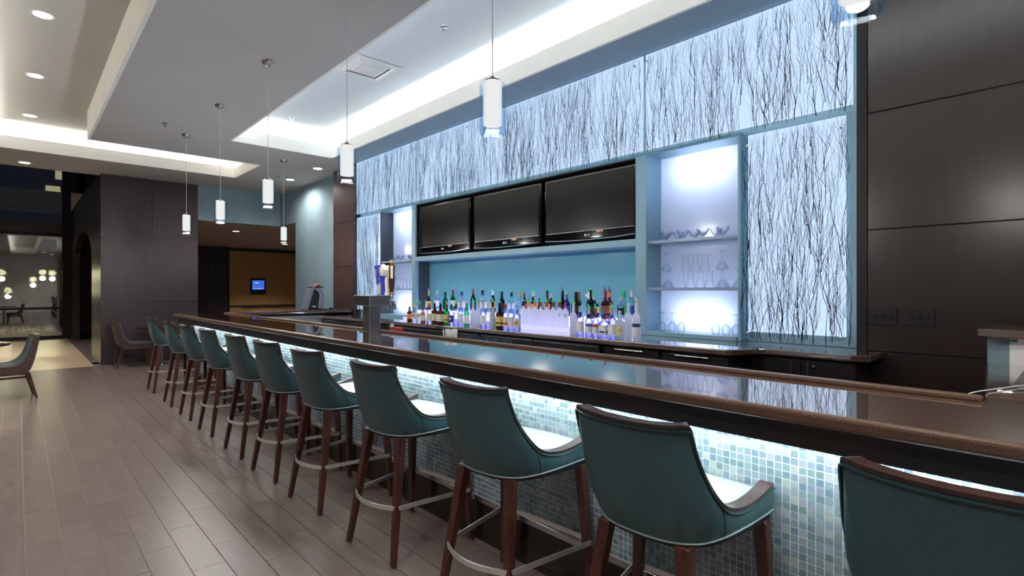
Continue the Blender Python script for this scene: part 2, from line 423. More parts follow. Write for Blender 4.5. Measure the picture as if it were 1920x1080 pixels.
# arched side wall of the vestibule and the dark space behind it
arch = MB()
ya0, ya1, zs, zr = 15.1, 20.4, 2.25, .72
pts = [(ya0 + (ya1-ya0)*i/24, zs + zr*math.sqrt(max(0, 1-(2*i/24-1)**2))) for i in range(25)]
vs = []; fs = []
for (y, z) in pts:
    vs += [(1.2,y,z),(1.2,y,3.8),(1.35,y,z),(1.35,y,3.8)]
for i in range(24):
    a = 4*i
    fs += [(a,a+4,a+5,a+1),(a+2,a+3,a+7,a+6),(a,a+2,a+6,a+4)]
arch.add(vs, fs)
arch.box(1.2, 1.35, ya1, 21.5, 0, 3.8)
wv = wall('wall_vestibule', arch, darkwood_m, 'dark wall with a wide arched opening beside the window')
MB().box(3.0, 3.1, 15.06, 21.5, 0, 3.8).build('inner_wall', wallwood_m, wv)
MB().box(1.35, 3.1, 21.4, 21.5, 0, 3.8).build('inner_end_wall', wallwood_m, wv)
MB().box(1.2, 3.1, 15.06, 21.5, 3.8, 3.9).build('inner_ceiling', black_m, wv)
# night window
w1 = thing('window_1', 'tall night window wall with dark mullions and reflections', None, (0,21.45,0), kind='structure')
for (x0,x1) in ((-5.4,-3.3),(-3.25,-1.15),(-1.1,.99)):
    for (z0,z1) in ((.10,.90),(.97,3.12),(3.22,6.8)):
        MB().box(x0, x1, -.01, .01, z0, z1).build('pane', window_m, w1)
for x in (-5.45,-3.28,-1.13,1.02):
    MB().box(x-.03, x+.03, -.06, .06, 0, 6.8).build('mullion', black_m, w1)
for (z0,z1) in ((0,.10),(.90,.97),(3.12,3.22)):
    MB().box(-5.45, 1.05, -.05, .05, z0, z1).build('transom', black_m, w1)
MB().box(1.05, 1.2, -.04, .04, 0, 6.8).build('corner_jamb', black_m, w1)
# outside: ground, dark building with balconies and two lit windows, added globe lamps
gr = tag(MB().box(-30, 30, 21.8, 60, -.2, -.05).build('ground', pm('night_paving', (.03,.03,.03), .6, var=.2)), 'dark paving outside the window', None, None, 'structure')
bl = thing('building', 'dark building outside the night window with two lit windows', 'building', (0,40,0))
bwall = pm('dusky_concrete', (.22,.205,.15), .9, var=.1, scale=(.5,.5,.5))
MB().box(-24, 20, 0, 8, -.1, 18).build('wall', bwall, bl)
for (z0,z1) in ((3.6,4.4),(6.0,7.0),(9.2,10.2),(12.4,13.4)):
    MB().box(-24, 20, -.6, 0, z0, z1).build('balcony_band', bwall, bl)
dark_pane = pm('dark_far_pane', (.004,.006,.005), .2, var=.1)
litwin_e = em('lit_window_glow', (1,.80,.45), .9)
for x in (-14,-9,-4,1,4.5):
    for z in (4.5,7.2,10.4):
        MB().box(x-1.9, x+1.9, -.05, .0, z, z+1.3).build('window', dark_pane, bl)
for (x,z) in ((1.45,7.1),(1.87,8.07)):
    MB().box(x-.32, x+.32, -.12, -.06, z-.28, z+.28).build('lit_window', litwin_e, bl)
lampglow_e = em('added_globe_glow', (1,.82,.52), 9)  # globe lamps added behind the glass to stand for its warm reflections
for i, (u, v) in enumerate(((3,523),(80,522),(98,523),(15,556),(62,535))):
    yy = 29.0 + i*.6; a = (u-960)/F_PX; t = yy/(CY-SY*a); x = t*(SY+CY*a); z = H+(543-v)/F_PX*t
    lp = thing('added_globe_lamp', '%s warm globe lamp from the left added outside for lights in the glass' % ORD[[0,3,4,1,2][i]], 'lamp', (x,yy,-.05), group='added globe lamps')
    MB().lathe([(.10,0),(.10,.04),(.03,.06),(.025,z-.05)], 10).build('post', black_m, lp, smooth=True)
    MB().lathe([(.02,-.10),(.08,-.07),(.11,0),(.08,.08),(.0,.11)], 12, (0,0,z+.05)).build('globe', lampglow_e, lp, smooth=True)
    l = bpy.data.lights.new('added_globe_light','POINT'); l.energy = 60; l.color = (1,.8,.5); l.shadow_soft_size = .12  # point light added above the globe to lift the dark building
    o = bpy.data.objects.new('bulb', l); COL.objects.link(o); o.parent = lp; o.location = (0,0,z+.30)
def bush(x, y, r, h, label):
    mb = MB(); rnd = random.Random(int(x*100))
    for i in range(420):
        a = rnd.random()*6.28; rr = r*math.sqrt(rnd.random()); z = rnd.random()*h*(1-.5*(rr/r)**2)
        p = Vector((rr*math.cos(a), rr*math.sin(a), z)); d1 = Vector((rnd.gauss(0,1),rnd.gauss(0,1),rnd.gauss(.5,1))).normalized()*.14
        d2 = d1.cross(Vector((rnd.gauss(0,1),rnd.gauss(0,1),rnd.gauss(0,1)))).normalized()*.04
        mb.add([p-d2, p+d2, p+d1], [(0,1,2)])
    b = thing('shrub', label, 'shrub', (x,y,-.05), group='shrubs outside the window')
    mb.build('foliage', MATS.get('night_leaf') or pm('night_leaf', (.03,.06,.025), .7, var=.3, scale=(6,6,6)), b)
    MB().lathe([(.04,0),(.02,h*.7)], 6).build('stem', black_m, b)
bush(-.2, 26.2, .8, 1.5, 'dark bushy shrub outside the window, at its centre'); bush(1.2, 26.6, .7, 1.1, 'low dark shrub outside the window near the corner mullion')
bush(-2.2, 27.0, .9, 1.2, 'dark shrub outside the window at the left frame edge')

# ------------------------------------------------------------------ back wall of the bar
XP = 4.45; XW = 4.95; ZB = 1.06
wbk = wall('wall_back', MB().box(XW, XW+.1, -5, 9.98, 0, ZC), room_m, 'wall behind the back bar')
wr = MB().box(4.53, 4.7, -5, 1.15, 0, ZC).build('wall_right', darkwood_m)
tag(wr, 'espresso wood panelled wall to the right of the twig panels', None, None, 'structure')
for (z0,z1) in ((.0,1.055),(1.063,1.925),(1.933,2.765),(2.773,3.79)):
    MB().box(4.50, 4.53, -4.9, 1.08, z0, z1).build('wood_panel', darkwood_m, wr, bevel=.0015, seg=1)
MB().box(4.50, 4.53, 1.085, 1.15, 0, 3.79).build('reveal_strip', black_m, wr)
wl = MB().box(4.53, 4.80, 9.05, 9.98, 0, ZC).build('wall_column', darkwood_m)
tag(wl, 'narrow espresso wood pier between the blue wall and the twig panels', None, None, 'structure')
for (z0,z1) in ((.0,1.12),(1.13,1.93),(1.94,2.765),(2.773,3.79)):
    MB().box(4.50, 4.53, 9.06, 9.975, z0, z1).build('wood_panel', pm('red_brown_pier_wood', (.055,.030,.028), .35, col2=(.085,.048,.045), scale=(24,24,1.2), detail=7) if 'red_brown_pier_wood' not in MATS else MATS['red_brown_pier_wood'], wl)
# blue lacquered framing of the back bar
fr = thing('back_bar_frame', 'powder blue lacquered back bar framing around niches and screens', 'shelving', (XP, 5, ZB))
def fb(name, x0, x1, y0, y1, z0, z1, m=frame_m, bv=.003): return MB().box(x0-XP, x1-XP, y0-5, y1-5, z0-ZB, z1-ZB).build(name, m, fr, bevel=bv)
YL0, YL1, YM0, YM1, YR0, YR1 = 8.08, 7.08, 6.98, 3.02, 2.90, 2.02
fb('upright', XP, 4.72, YM0, YL1, ZB, 2.80); fb('upright', XP, 4.72, YR0, YM1, ZB, 2.80)
fb('upright', XP+.03, 4.72, YL0, YL0+.03, ZB, 2.80, pm('charcoal_shade_lacquer', (.05,.065,.075), .4, var=.05)); fb('upright', XP+.03, 4.72, YR1-.03, YR1, ZB, 2.80)  # left niche upright: its shadowed inner face put in as charcoal
fb('shelf', XP, 4.72, YM1, YM0, 1.93, 2.0)
fb('head_board', XP+.02, 4.72, YR1-.03, YL0+.03, 2.80, 2.83)
fb('sill', XP, 4.72, YL1, YL0, ZB, 1.10); fb('sill', XP, 4.72, YR1, YR0, ZB, 1.10)
fb('backing_board', 4.60, 4.62, 1.15, 9.05, 2.83, 3.79, backing_m); fb('backing_board', 4.60, 4.62, YL0+.03, 9.05, ZB, 2.83, backing_m); fb('backing_board', 4.60, 4.62, 1.15, YR1-.03, ZB, 2.83, backing_m)
fb('splashback', 4.70, 4.72, YM1, YM0, ZB, 1.93, teal_glass_m, 0)
fb('screen_backing', 4.70, 4.72, YM1, YM0, 2.0, 2.80, black_m, 0)
fb('side_lining', XP+.025, 4.70, YM0-.012, YM0, 2.0, 2.79, darkwood_m, 0); fb('top_lining', XP+.025, 4.70, YM1, YM0-.012, 2.785, 2.80, black_m, 0)
fb('side_lining', XP+.06, 4.70, YM0-.012, YM0, ZB, 1.93, MATS['charcoal_shade_lacquer'], 0)
for y in (3.7, 4.99, 6.3):
    MB().lathe([(.009,0),(.009,.006),(0,.008)], 8).build('bolt', chrome_m, fr, loc=(4.70-XP-.0, y-5, 1.86-ZB)).rotation_euler = (0, R(-90), 0)
for (y0,y1) in ((YL1,YL0),(YR1,YR0)):
    fb('light_box', 4.90, 4.92, y0, y1, ZB, 2.80, white_m, 0)
    fb('light_box_side', 4.72, 4.90, y1, y1+.02, ZB, 2.80, white_m, 0); fb('light_box_side', 4.72, 4.90, y0-.02, y0, ZB, 2.80, white_m, 0)
    fb('light_box_side', 4.72, 4.90, y0, y1, 2.80, 2.82, white_m, 0)
    for z in (1.24, 2.66):
        MB().tube([(4.815-XP, y0+.2-5, z-ZB), (4.815-XP, y1-.2-5, z-ZB)], .018, 10).build('tube_light', tube_e, fr, smooth=True)
    fb('frosted_back', 4.715, 4.72, y0, y1, 1.10, 2.80, niche_m, 0)
    for z in (1.97, 1.52):
        fb('niche_shelf', XP+.035, 4.713, y0+.001, y1-.001, z-.028, z, pm('pale_blue_shelf', (.30,.40,.55), .3, var=.04) if 'pale_blue_shelf' not in MATS else MATS['pale_blue_shelf'])

# twig panels
def twig_mesh(y0, y1, z0, z1, dens, seed):
    rnd = random.Random(seed); mb = MB()
    def chain(p, ang, L, r0, depth):
        nseg = max(3, int(L/.055)); pts = [p]; a = ang; drift = 0
        for i in range(nseg):
            drift += rnd.gauss(0, .09); drift *= .8; a = ang*.9 + drift + rnd.gauss(0,.06); ang = ang*.94
            q = (pts[-1][0] + math.sin(a)*L/nseg, pts[-1][1] + math.cos(a)*L/nseg)
            pts.append(q)
            if q[0] < y0+.004 or q[0] > y1-.004 or q[1] > z1-.004: break
        pts = [q for q in pts if y0+.003 < q[0] < y1-.003 and z0+.003 < q[1] < z1-.003]
        if len(pts) < 2: return
        vs = []; m = len(pts)
        for i, (y, z) in enumerate(pts):
            r = r0*(1-.72*i/(m-1))*(1.5 if rnd.random() < .16 else 1)
            j = min(i+1, m-1); k2 = max(i-1, 0)
            ty, tz = pts[j][0]-pts[k2][0], pts[j][1]-pts[k2][1]; l = math.hypot(ty,tz) or 1
            ny, nz = tz/l, -ty/l
            vs += [(XP+.006, y+ny*r, z+nz*r), (XP+.006, y-ny*r, z-nz*r), (XP+.006+1.4*r, y, z)]
        fs = []
        for i in range(m-1):
            a0 = 3*i
            for k2 in range(3): fs.append((a0+k2, a0+(k2+1)%3, a0+3+(k2+1)%3, a0+3+k2))
        mb.add(vs, fs)
        if depth < 2:
            for i in range(1, m-1):
                if rnd.random() < (.34 if depth == 0 else .22):
                    s = 1 if rnd.random() < .5 else -1
                    chain(pts[i], s*rnd.uniform(.22,.6), L*rnd.uniform(.16,.42)*(1-.5*i/m), r0*(1-.72*i/m)*.72, depth+1)
    A = (y1-y0)*(z1-z0)
    for i in range(int(dens*A)):
        L = rnd.uniform(.35, 1.05)
        chain((rnd.uniform(y0, y1), rnd.uniform(z0-.5, z1-.1)), rnd.gauss(0,.07), L, rnd.choice((.0008,.0009,.0011,.0013,.0016,.0021,.0028)), 0)
    for v in mb.v: pass
    return mb
def panel(y0, y1, z0, z1, label, seed, dens=105, m=(.012,.012,.065,.0)):
    p = thing('twig_panel', label, 'wall panel', (0,0,0), group='backlit twig panels')
    p.location = (XP, (y0+y1)/2, z0); o = Vector(p.location)
    def sh(mb):
        mb.v = [(v[0]-o.x, v[1]-o.y, v[2]-o.z) for v in mb.v]; return mb
    sh(MB().box(XP, XP+.014, y0+.002, y1-.002, z0, z1)).build('acrylic_sheet', acrylic_m, p)
    tag(sh(twig_mesh(y0, y1, z0, z1, dens, seed)).build('twigs', twig_m, p), 'dark dried twigs set in the clear sheet', None, None, 'stuff')
    sh(MB().box(XP+.06, XP+.07, y0+m[0], y1-m[1], z0+m[2], z1-m[3])).build('light_diffuser', panel_e, p)
    bm = MB().lathe([(.012,0),(.012,.008),(.004,.011),(0,.011)], 10).mesh('standoff_bolt', chrome_m, True)
    for y in ([y0+.07, y1-.07] + ([ (y0+y1)/2 - .7, (y0+y1)/2+.7] if y1-y0 > 3 else [])):
        for z in (z0+.07, z1-.10):
            b = link('standoff_bolt', bm, p, loc=(-.0005, y-o.y, z-o.z)); b.rotation_euler = (0, R(-90), 0)
ZH = 2.80
panel(YR0+.06, YM0+.04, ZH, 3.795, 'long backlit twig panel above the three screens', 11, 195)
panel(1.165, YR0+.055, ZH, 3.795, 'backlit twig panel above the right glass niche, near the wood wall', 12, 225)
panel(YM0+.045, 9.04, ZH, 3.795, 'backlit twig panel above the left glass niche, at the far end', 13, 150)
panel(1.165, YR1-.03, ZB+.012, ZH-.004, 'tall backlit twig panel between right niche and wood wall', 14, 230, (.055,.045,.075,.0))
panel(YL0+.03, 9.04, ZB+.012, ZH-.004, 'tall backlit twig panel behind the beer tap tower', 15, 150, (.03,.03,.075,.0))

# ------------------------------------------------------------------ back counter and cabinets
cp = [(3.80,9.12)]
poly = [(3.80,9.04),(3.80,1.80)] + [(3.80+.30*(1-math.cos(t*math.pi))/2, 1.80-.16*t) for t in (.2,.4,.6,.8,1.0)] + [(4.10,1.08),(4.16,.98),(4.498,.98),(4.498,1.10),(4.60,1.11),(4.60,9.04)]
ct = thing('back_counter_top', 'brown quartz back counter top under the bottles', 'counter', (3.8,5,ZB))
mb = MB().prism([(x-3.8,y-5) for x,y in poly], -.045, -.001); mb.build('slab', granite_m, ct, bevel=.008)
def cabinet(name, y0, y1, xf, label, kind):
    c = thing(name, label, 'cabinet', (xf, y0, 0), group='back bar cabinets')
    w = y1-y0; dpt = 4.55-xf
    MB().box(.02, dpt, 0, w, .08, 1.012).build('body', cabwood_m, c)
    MB().box(.06, dpt, 0, w, 0, .08).build('plinth', black_m, c)
    if kind == 'drawers':
        for z0, z1 in ((.78,1.0),(.44,.77),(.10,.43)):
            d = MB().box(0, .02, .004, w-.004, z0, z1).build('drawer', cabwood_m, c, bevel=.002)
            MB().tube([(-.028, w*.25, z1-.018), (-.028, w*.75, z1-.018)], .006, 8).tube([(0,w*.3,z1-.018),(-.028,w*.3,z1-.018)], .004, 6).tube([(0,w*.7,z1-.018),(-.028,w*.7,z1-.018)], .004, 6).build('handle', steel_m, d, smooth=True)
    elif kind == 'doors':
        for a, b, hy in ((.004, w/2-.002, w/2-.055), (w/2+.002, w-.004, w/2+.055)):
            d = MB().box(0, .02, a, b, .10, 1.0).build('door', cabwood_m, c, bevel=.002)
            MB().tube([(-.028,hy,.58),(-.028,hy,.99)], .006, 8).tube([(0,hy,.66),(-.028,hy,.66)], .004, 6).tube([(0,hy,.92),(-.028,hy,.92)], .004, 6).build('handle', steel_m, d, smooth=True)
    else:
        for a, b in ((.01, w/2-.003), (w/2+.003, w-.01)):
            d = MB().box(-.03, .02, a, b, .12, .997).build('door', black_m, c, bevel=.006)
            MB().box(-.036, -.03, a+.01, b-.01, .977, .995).build('handle', steel_m, d)
            MB().lathe([(.011,0),(.011,.01),(0,.012)], 10).build('lock', chrome_m, d, loc=(-.03, (a+b)/2, .945)).rotation_euler = (0,R(-90),0)
    return c
def lockon(c, y, z): MB().lathe([(.012,0),(.012,.01),(0,.012)], 10).build('lock', chrome_m, c, loc=(0,y,z)).rotation_euler = (0,R(-90),0)
cabinet('drawer_unit', 8.05, 8.98, 3.84, 'black drawer unit behind the beer tap tower, at the far end', 'drawers')
cabinet('drawer_unit', 6.72, 8.04, 3.84, 'black drawer unit under the left end of the bottle row', 'drawers')
cabinet('bottle_cooler', 4.66, 6.70, 3.84, 'black bottle cooler under the left half of the bottles', 'cooler')
cabinet('bottle_cooler', 2.96, 4.64, 3.84, 'black bottle cooler under the right half of the bottles', 'cooler')
cabinet('drawer_unit', 2.38, 2.94, 3.84, 'black drawer unit under the right glass niche edge', 'drawers')
lockon(cabinet('drawer_unit', 1.80, 2.36, 3.84, 'black drawer unit with a round lock under the right glass niche', 'drawers'), .46, .982)
lockon(cabinet('door_cabinet', 1.06, 1.76, 4.14, 'black two door cabinet under the right twig panel', 'doors'), .26, .95)

# ------------------------------------------------------------------ the bar
ZT = 1.125; BX0, BX1 = 1.78, 2.40; BY1 = 9.73; RY = 9.14; NY = .24; NX = 3.66
bar = thing('bar_counter', 'long bar front with glass mosaic, black base and lit apron', 'bar', (2.03, 5, 0))
def bb(name, x0, x1, y0, y1, z0, z1, m, bv=0, par=None): return MB().box(x0-2.03, x1-2.03, y0-5, y1-5, z0, z1).build(name, m, par or bar, bevel=bv)
bb('base', 2.03, 2.10, -1.4, 9.56, 0, .23, kick_m, .003)
bb('metal_strip', 2.022, 2.10, -1.4, 9.57, .23, .262, steel_m, .002)
bb('apron', 1.83, 1.86, -1.4, 9.67, .995, ZT-.04, apron_m)
bb('apron', 1.86, 4.49, 9.64, 9.67, .995, ZT-.04, apron_m)
bb('top_support', 1.86, 2.33, -1.4, 9.60, 1.07, ZT-.04, black_m)
bb('light_strip', 1.875, 1.90, -1.4, 9.55, 1.03, 1.055, bar_e)
bb('inner_panel', 2.28, 2.31, .22, 9.2, 0, 1.07, darksteel_m)
bb('end_panel', 2.03, 4.49, 9.53, 9.57, 0, 1.07, darkwood_m)
bb('return_panel', 2.45, 4.49, 9.20, 9.24, .0, 1.05, pm('pale_grey_inner_panel', (.42,.44,.42), .4, metal=.3, var=.03))
bb('near_panel', 2.45, 3.55, .14, .18, .0, 1.07, darkwood_m)
bb('underbar_rail', 2.42, 2.92, .55, 9.0, .86, .90, steel_m, .004)
bb('underbar_front', 2.88, 2.92, .55, 9.0, .55, .86, steel_m, .004)
back = bb('tile_panel', 2.032, 2.10, -1.4, 9.56, .262, 1.07, grout_m)
PT = .0277
cols = [(.15,.22,.27),(.20,.28,.32),(.12,.19,.24),(.26,.34,.36),(.17,.26,.28),(.19,.25,.32),(.30,.36,.35),(.13,.20,.22),(.24,.28,.31)]
tmats = [pm('mosaic_glass_%s' % w, c, .14, var=.06, scale=(60,60,60), coat=.3) for w, c in zip(('slate_blue','grey_blue','deep_teal','pale_aqua','sea_green','steel_blue','sage','dark_green','grey'), cols)]
allt = []
rt = random.Random(3)
for r in range(29):
    z = .264 + PT*(r+.5)
    if z > 1.066: continue
    yy = -1.38
    band = rt.random()
    while yy < 9.54:
        mi = rt.randrange(9) if rt.random() < .75 else int(band*9)
        allt.append((yy+PT/2, z, mi)); yy += PT
scored = []
for i, (y, z, mi) in enumerate(allt):
    u, v, d = proj(2.03, y, z)
    ok = d > .3 and 1450 < u < 1915 and v < 1078 and not (u > 1575 and v > 850+(u-1577)*.19)
    scored.append((d if ok else 99, i))
scored.sort(); near = set(i for s, i in scored[:300] if s < 90)
hs = (PT-.0042)/2
tme = [MB().box(-.0005, .003, -hs, hs, -hs, hs).mesh('tile', m) for m in tmats]
restt = MB()
for i, (y, z, mi) in enumerate(allt):
    if i in near: link('tile', tme[mi], back, loc=(0, y-5, z))
    else: restt.box(-.0005, .003, y-5-hs, y-5+hs, z-hs, z+hs, mi)
tag(restt.build('tile_field', tmats, back), kind='stuff')
# bar top: U-shaped slab
bt = thing('bar_worktop', 'glossy brown speckled quartz bar top running the whole room', 'counter', (2.1, 5, ZT))
P = [(BX0,-1.6),(BX0,BY1-.12),(BX0+.12,BY1),(4.495,BY1),(4.495,RY),(BX1,RY),(BX1,NY),(NX,NY+.12),(NX,-1.6)]
MB().prism([(x-2.1,y-5) for x,y in P][::-1], -.042, 0).build('slab', granite_m, bt, bevel=.010, seg=3)
MB().box(2.358-2.1, BX1-2.1, NY-5, RY-5, 0, .018).build('back_rim', granite_edge_m, bt, bevel=.005)
MB().box(2.358-2.1, 4.49-2.1, RY-5, RY+.045-5, 0, .018).build('back_rim', granite_edge_m, bt, bevel=.005)
MB().box(BX0-.012-2.1, BX0+.02-2.1, -6.6, BY1-.12-5, -.044, .0008).build('nosing', granite_edge_m, bt, bevel=.013, seg=3)
# near service corner: teal low wall with ledge
sw = thing('service_wall', 'low teal wall with brown quartz ledge at the right edge', 'partition', (NX+.03, .30, 0))
MB().box(0, .45, -1.9, .055, 0, 1.255).build('wall_body', blue_m, sw)
MB().box(-.07, .50, -1.9, .09, 1.255, 1.30).build('ledge', granite_m, sw, bevel=.008)
tr = thing('service_mat', 'thin dark rubber service mat on the near bar return', 'mat', (3.2, -.2, ZT))
MB().box(-.28, .40, -.55, .40, .0005, .004).build('mat', pm('grey_brown_mat', (.10,.09,.08), .35, var=.05), tr)
MB().box(.405, .43, -.55, .40, .0005, .010).build('rim', darksteel_m, tr)
no = thing('wall_notice', 'white paper notices with a purple mark hung on the teal service wall', 'paper', (NX+.03, .155, 1.15))
MB().box(-.004, -.001, -.30, .115, -.10, .085).build('sheet', paper_m, no)
MB().box(-.008, -.005, -.32, .085, -.11, .10).build('sheet', paper_m, no)
MB().lathe([(.03,0),(.03,.0015),(0,.0016)], 16).build('purple_mark', pm('purple_ink', (.12,.03,.16), .6, var=.1), no, loc=(-.008,.015,.02)).rotation_euler = (0,R(-90),0)
pts = catmull([(2.47,.31,ZT-.02),(2.50,.285,ZT+.005),(2.70,.22,ZT+.006),(2.95,.12,ZT+.006),(3.1,-.05,ZT+.006),(3.2,-.35,ZT+.006)], 8)
tag(MB().tube(pts, .0022, 6).build('cable', white_m, smooth=True), 'thin white cable lying over the bar edge at the right', 'cable')

# ------------------------------------------------------------------ bar stools
def make_stool():
    st = thing('bar_stool', '', 'bar stool', (0,0,0), group='teal bar stools along the bar')
    half_r = [(-.282,0,1.072),(-.278,.09,1.074),(-.267,.165,1.079),(-.250,.208,1.084),(-.238,.2185,1.070),(-.214,.222,1.005),(-.175,.230,.925),(-.120,.239,.852),(-.065,.247,.802),(0,.254,.777),(.08,.262,.769),(.17,.271,.779),(.245,.277,.797),(.268,.277,.797)]
    half_b = [(-.195,0,.682),(-.193,.055,.682),(-.183,.105,.682),(-.168,.140,.682),(-.150,.165,.682),(-.125,.188,.682),(-.095,.207,.684),(-.06,.221,.686),(-.02,.233,.688),(.03,.243,.690),(.10,.255,.694),(.18,.266,.699),(.245,.272,.703),(.268,.273,.704)]
    rim = catmull(half_r[::-1], 4) ; rim = rim + [Vector((p.x,-p.y,p.z)) for p in rim[-2::-1]]
    bot = catmull(half_b[::-1], 4) ; bot = bot + [Vector((p.x,-p.y,p.z)) for p in bot[-2::-1]]
    m = len(rim)
    def normals(c):
        out = []
        for i in range(m):
            t = c[min(i+1,m-1)]-c[max(i-1,0)]; nrm = Vector((-t.y, t.x, 0))*-1
            if nrm.length < 1e-6: nrm = Vector((-1,0,0))
            nrm.normalize(); out.append(nrm)
        return out
    nb = normals(bot)
    cen = Vector((.05,0,0))
    nb = [(n2 if n2.dot(Vector((b.x,b.y,0))-cen) > 0 else -n2) for n2, b in zip(nb, bot)]
    nb = [ (nb[max(i-2,0)]+nb[max(i-1,0)]+nb[i]+nb[min(i+1,m-1)]+nb[min(i+2,m-1)]).normalized() for i in range(m)]
    K = 9; TH = .042
    def surf(i, k, off):
        t = k/K; p = bot[i].lerp(rim[i], t)
        hgt = rim[i].z-bot[i].z
        bl = math.sin(math.pi*min(1,t**.75))*.022*min(1, hgt/.25)
        return p + nb[i]*(bl-off)
    vs = []
    for i in range(m):
        for k in range(K+1): vs.append(surf(i,k,0))
    o2 = len(vs)
    for i in range(m):
        for k in range(K+1): vs.append(surf(i,k,TH))
    fs = []; ix = lambda i,k,o=0: o + i*(K+1)+k
    mi = []
    mb = MB()
    for i in range(m-1):
        for k in range(K):
            fs.append((ix(i,k),ix(i,k+1),ix(i+1,k+1),ix(i+1,k))); mi.append(0)
            fs.append((ix(i,k,o2),ix(i+1,k,o2),ix(i+1,k+1,o2),ix(i,k+1,o2))); mi.append(1)
        fs.append((ix(i,K),ix(i,K,o2),ix(i+1,K,o2),ix(i+1,K))); mi.append(0)
        fs.append((ix(i,0),ix(i+1,0),ix(i+1,0,o2),ix(i,0,o2))); mi.append(0)
    for i in (0, m-1):
        for k in range(K): fs.append((ix(i,k),ix(i,k,o2),ix(i,k+1,o2),ix(i,k+1))); mi.append(0)
    mb.v = [tuple(v) for v in vs]; mb.f = fs; mb.m = mi
    mb.build('backrest', [leather_m, inner_m], st, smooth=True, angle=60)
    # wood cap along the rim
    cap = MB(); cv = []
    for i in range(m):
        b0 = rim[i] + nb[i]*.003; b1 = rim[i] - nb[i]*(TH+.003)
        cv += [b0+Vector((0,0,-.004)), b0+Vector((0,0,.005)), b1+Vector((0,0,.005)), b1+Vector((0,0,-.004))]
    cf = []
    for i in range(m-1):
        for k in range(4): cf.append((4*i+k, 4*i+(k+1)%4, 4*i+4+(k+1)%4, 4*i+4+k))
    cf += [(0,1,2,3),(4*m-1,4*m-2,4*m-3,4*m-4)]
    cap.add(cv, cf).build('wood_cap', trimwood_m, st, smooth=True, angle=50)
    MB().tube([rim[i]+nb[i]*.004+Vector((0,0,-.014)) for i in range(m)], .0042, 6).build('piping', darkpipe_m, st, smooth=True)
    MB().tube([bot[i]+nb[i]*.002+Vector((0,0,.001)) for i in range(m)], .0042, 6).build('piping', piping_m, st, smooth=True)
    for s in (1,-1):
        i = 22 if s > 0 else m-1-22
        MB().tube([surf(i + (-s)*int(round((1-k/K)*-6)) if False else i, k, -.0008) for k in range(K)], .0016, 5).build('seam', darkpipe_m, st, smooth=True)
    # cushion
    inner = [bot[i]-nb[i]*(TH-.004) for i in range(m)]
    inner = [p for p in inner if p.x < .262]
    front = [Vector((.268+.022*(1-(y/.24)**2), y, 0)) for y in [ -.232+.464*k/10 for k in range(11)]]
    out = inner + front
    c0 = Vector((.03,0,0)); nn = len(out); cv = []
    for sc, z in ((1,.690),(1.0,.745),(.985,.762),(.94,.773),(.6,.781),(.2,.783)):
        for p in out: cv.append((c0.x+(p.x-c0.x)*sc, p.y*sc, z))
    cf = []
    for j in range(5):
        for i in range(nn): cf.append((j*nn+i, j*nn+(i+1)%nn, (j+1)*nn+(i+1)%nn, (j+1)*nn+i))
    cf.append(tuple(5*nn+i for i in range(nn))); cf.append(tuple(range(nn-1,-1,-1)))
    MB().add(cv, cf).build('seat', seat_m, st, smooth=True, angle=60)
    base = [bot[i]-nb[i]*.01 for i in range(m)]
    MB().prism([(p.x,p.y) for p in base], .665, .692).build('seat_base', black_m, st)
    # legs with steel glides
    feet = {(-1,1):((-.248,.222),(-.150,.150)), (-1,-1):((-.248,-.222),(-.150,-.150)), (1,1):((.262,.292),(.235,.245)), (1,-1):((.262,-.292),(.235,-.245))}
    zr = .305
    ringp = {}
    for key, (f, t) in feet.items():
        lg = MB().taper((f[0],f[1],.006), (t[0],t[1],.675), .030, .050).build('leg', stoolwood_m, st, bevel=.004, seg=1)
        MB().lathe([(.010,0),(.012,.003),(.010,.008)], 10, (f[0],f[1],0)).build('glide', chrome_m, lg, smooth=True)
        q = zr/.675; ringp[key] = (f[0]+(t[0]-f[0])*q, f[1]+(t[1]-f[1])*q)
    a, b, c, d = ringp[(1,1)], ringp[(-1,1)], ringp[(-1,-1)], ringp[(1,-1)]
    e = .022
    ring = [(a[0]-.0,a[1]+e)] + [(b[0]+.02,b[1]+e),(b[0]-.012,b[1]+e-.008),(b[0]-e-.006,b[1]-.02)]
    for k in range(1,8):
        y = b[1]-.02+(c[1]-b[1]+.04)*k/8; ring.append((b[0]-e-.006-.045*(1-((k-4)/4)**2), y))
    ring += [(c[0]-e-.006,c[1]+.02),(c[0]-.012,c[1]-e+.008),(c[0]+.02,c[1]-e),(d[0],d[1]-e)]
    MB().tube([(x,y,zr) for x,y in ring], (.006,.024), 4, flat=(0,0,1)).tube([(a[0]+.02,a[1]-.0-.29*2*0+(d[1]-a[1])*k/8, zr+0) if False else (a[0]+.018+.008*(1-((k-4)/4)**2), a[1]+(d[1]-a[1])*k/8, zr) for k in range(9)], (.006,.024), 4, flat=(0,0,1)).build('footrest', footrest_m, st)
    return st
stools = [(9.38,1),(8.16,0),(7.18,2),(6.26,2),(5.30,2),(4.50,4),(3.70,4),(2.78,5),(1.87,4),(1.04,2),(.19,-2)]
where = ['bar stool farthest from the camera, first at the far bar end', 'second bar stool from the far end of the bar', 'third bar stool from the far end of the bar',
 'fourth bar stool from the far end of the bar','fifth bar stool from the far end of the bar','middle bar stool, sixth from either end of the row','fifth bar stool counting from the camera',
 'fourth bar stool counting from the camera','third bar stool counting from the camera','second nearest bar stool, right side arm fully visible','nearest bar stool, cut off by the lower right corner']
proto = make_stool()
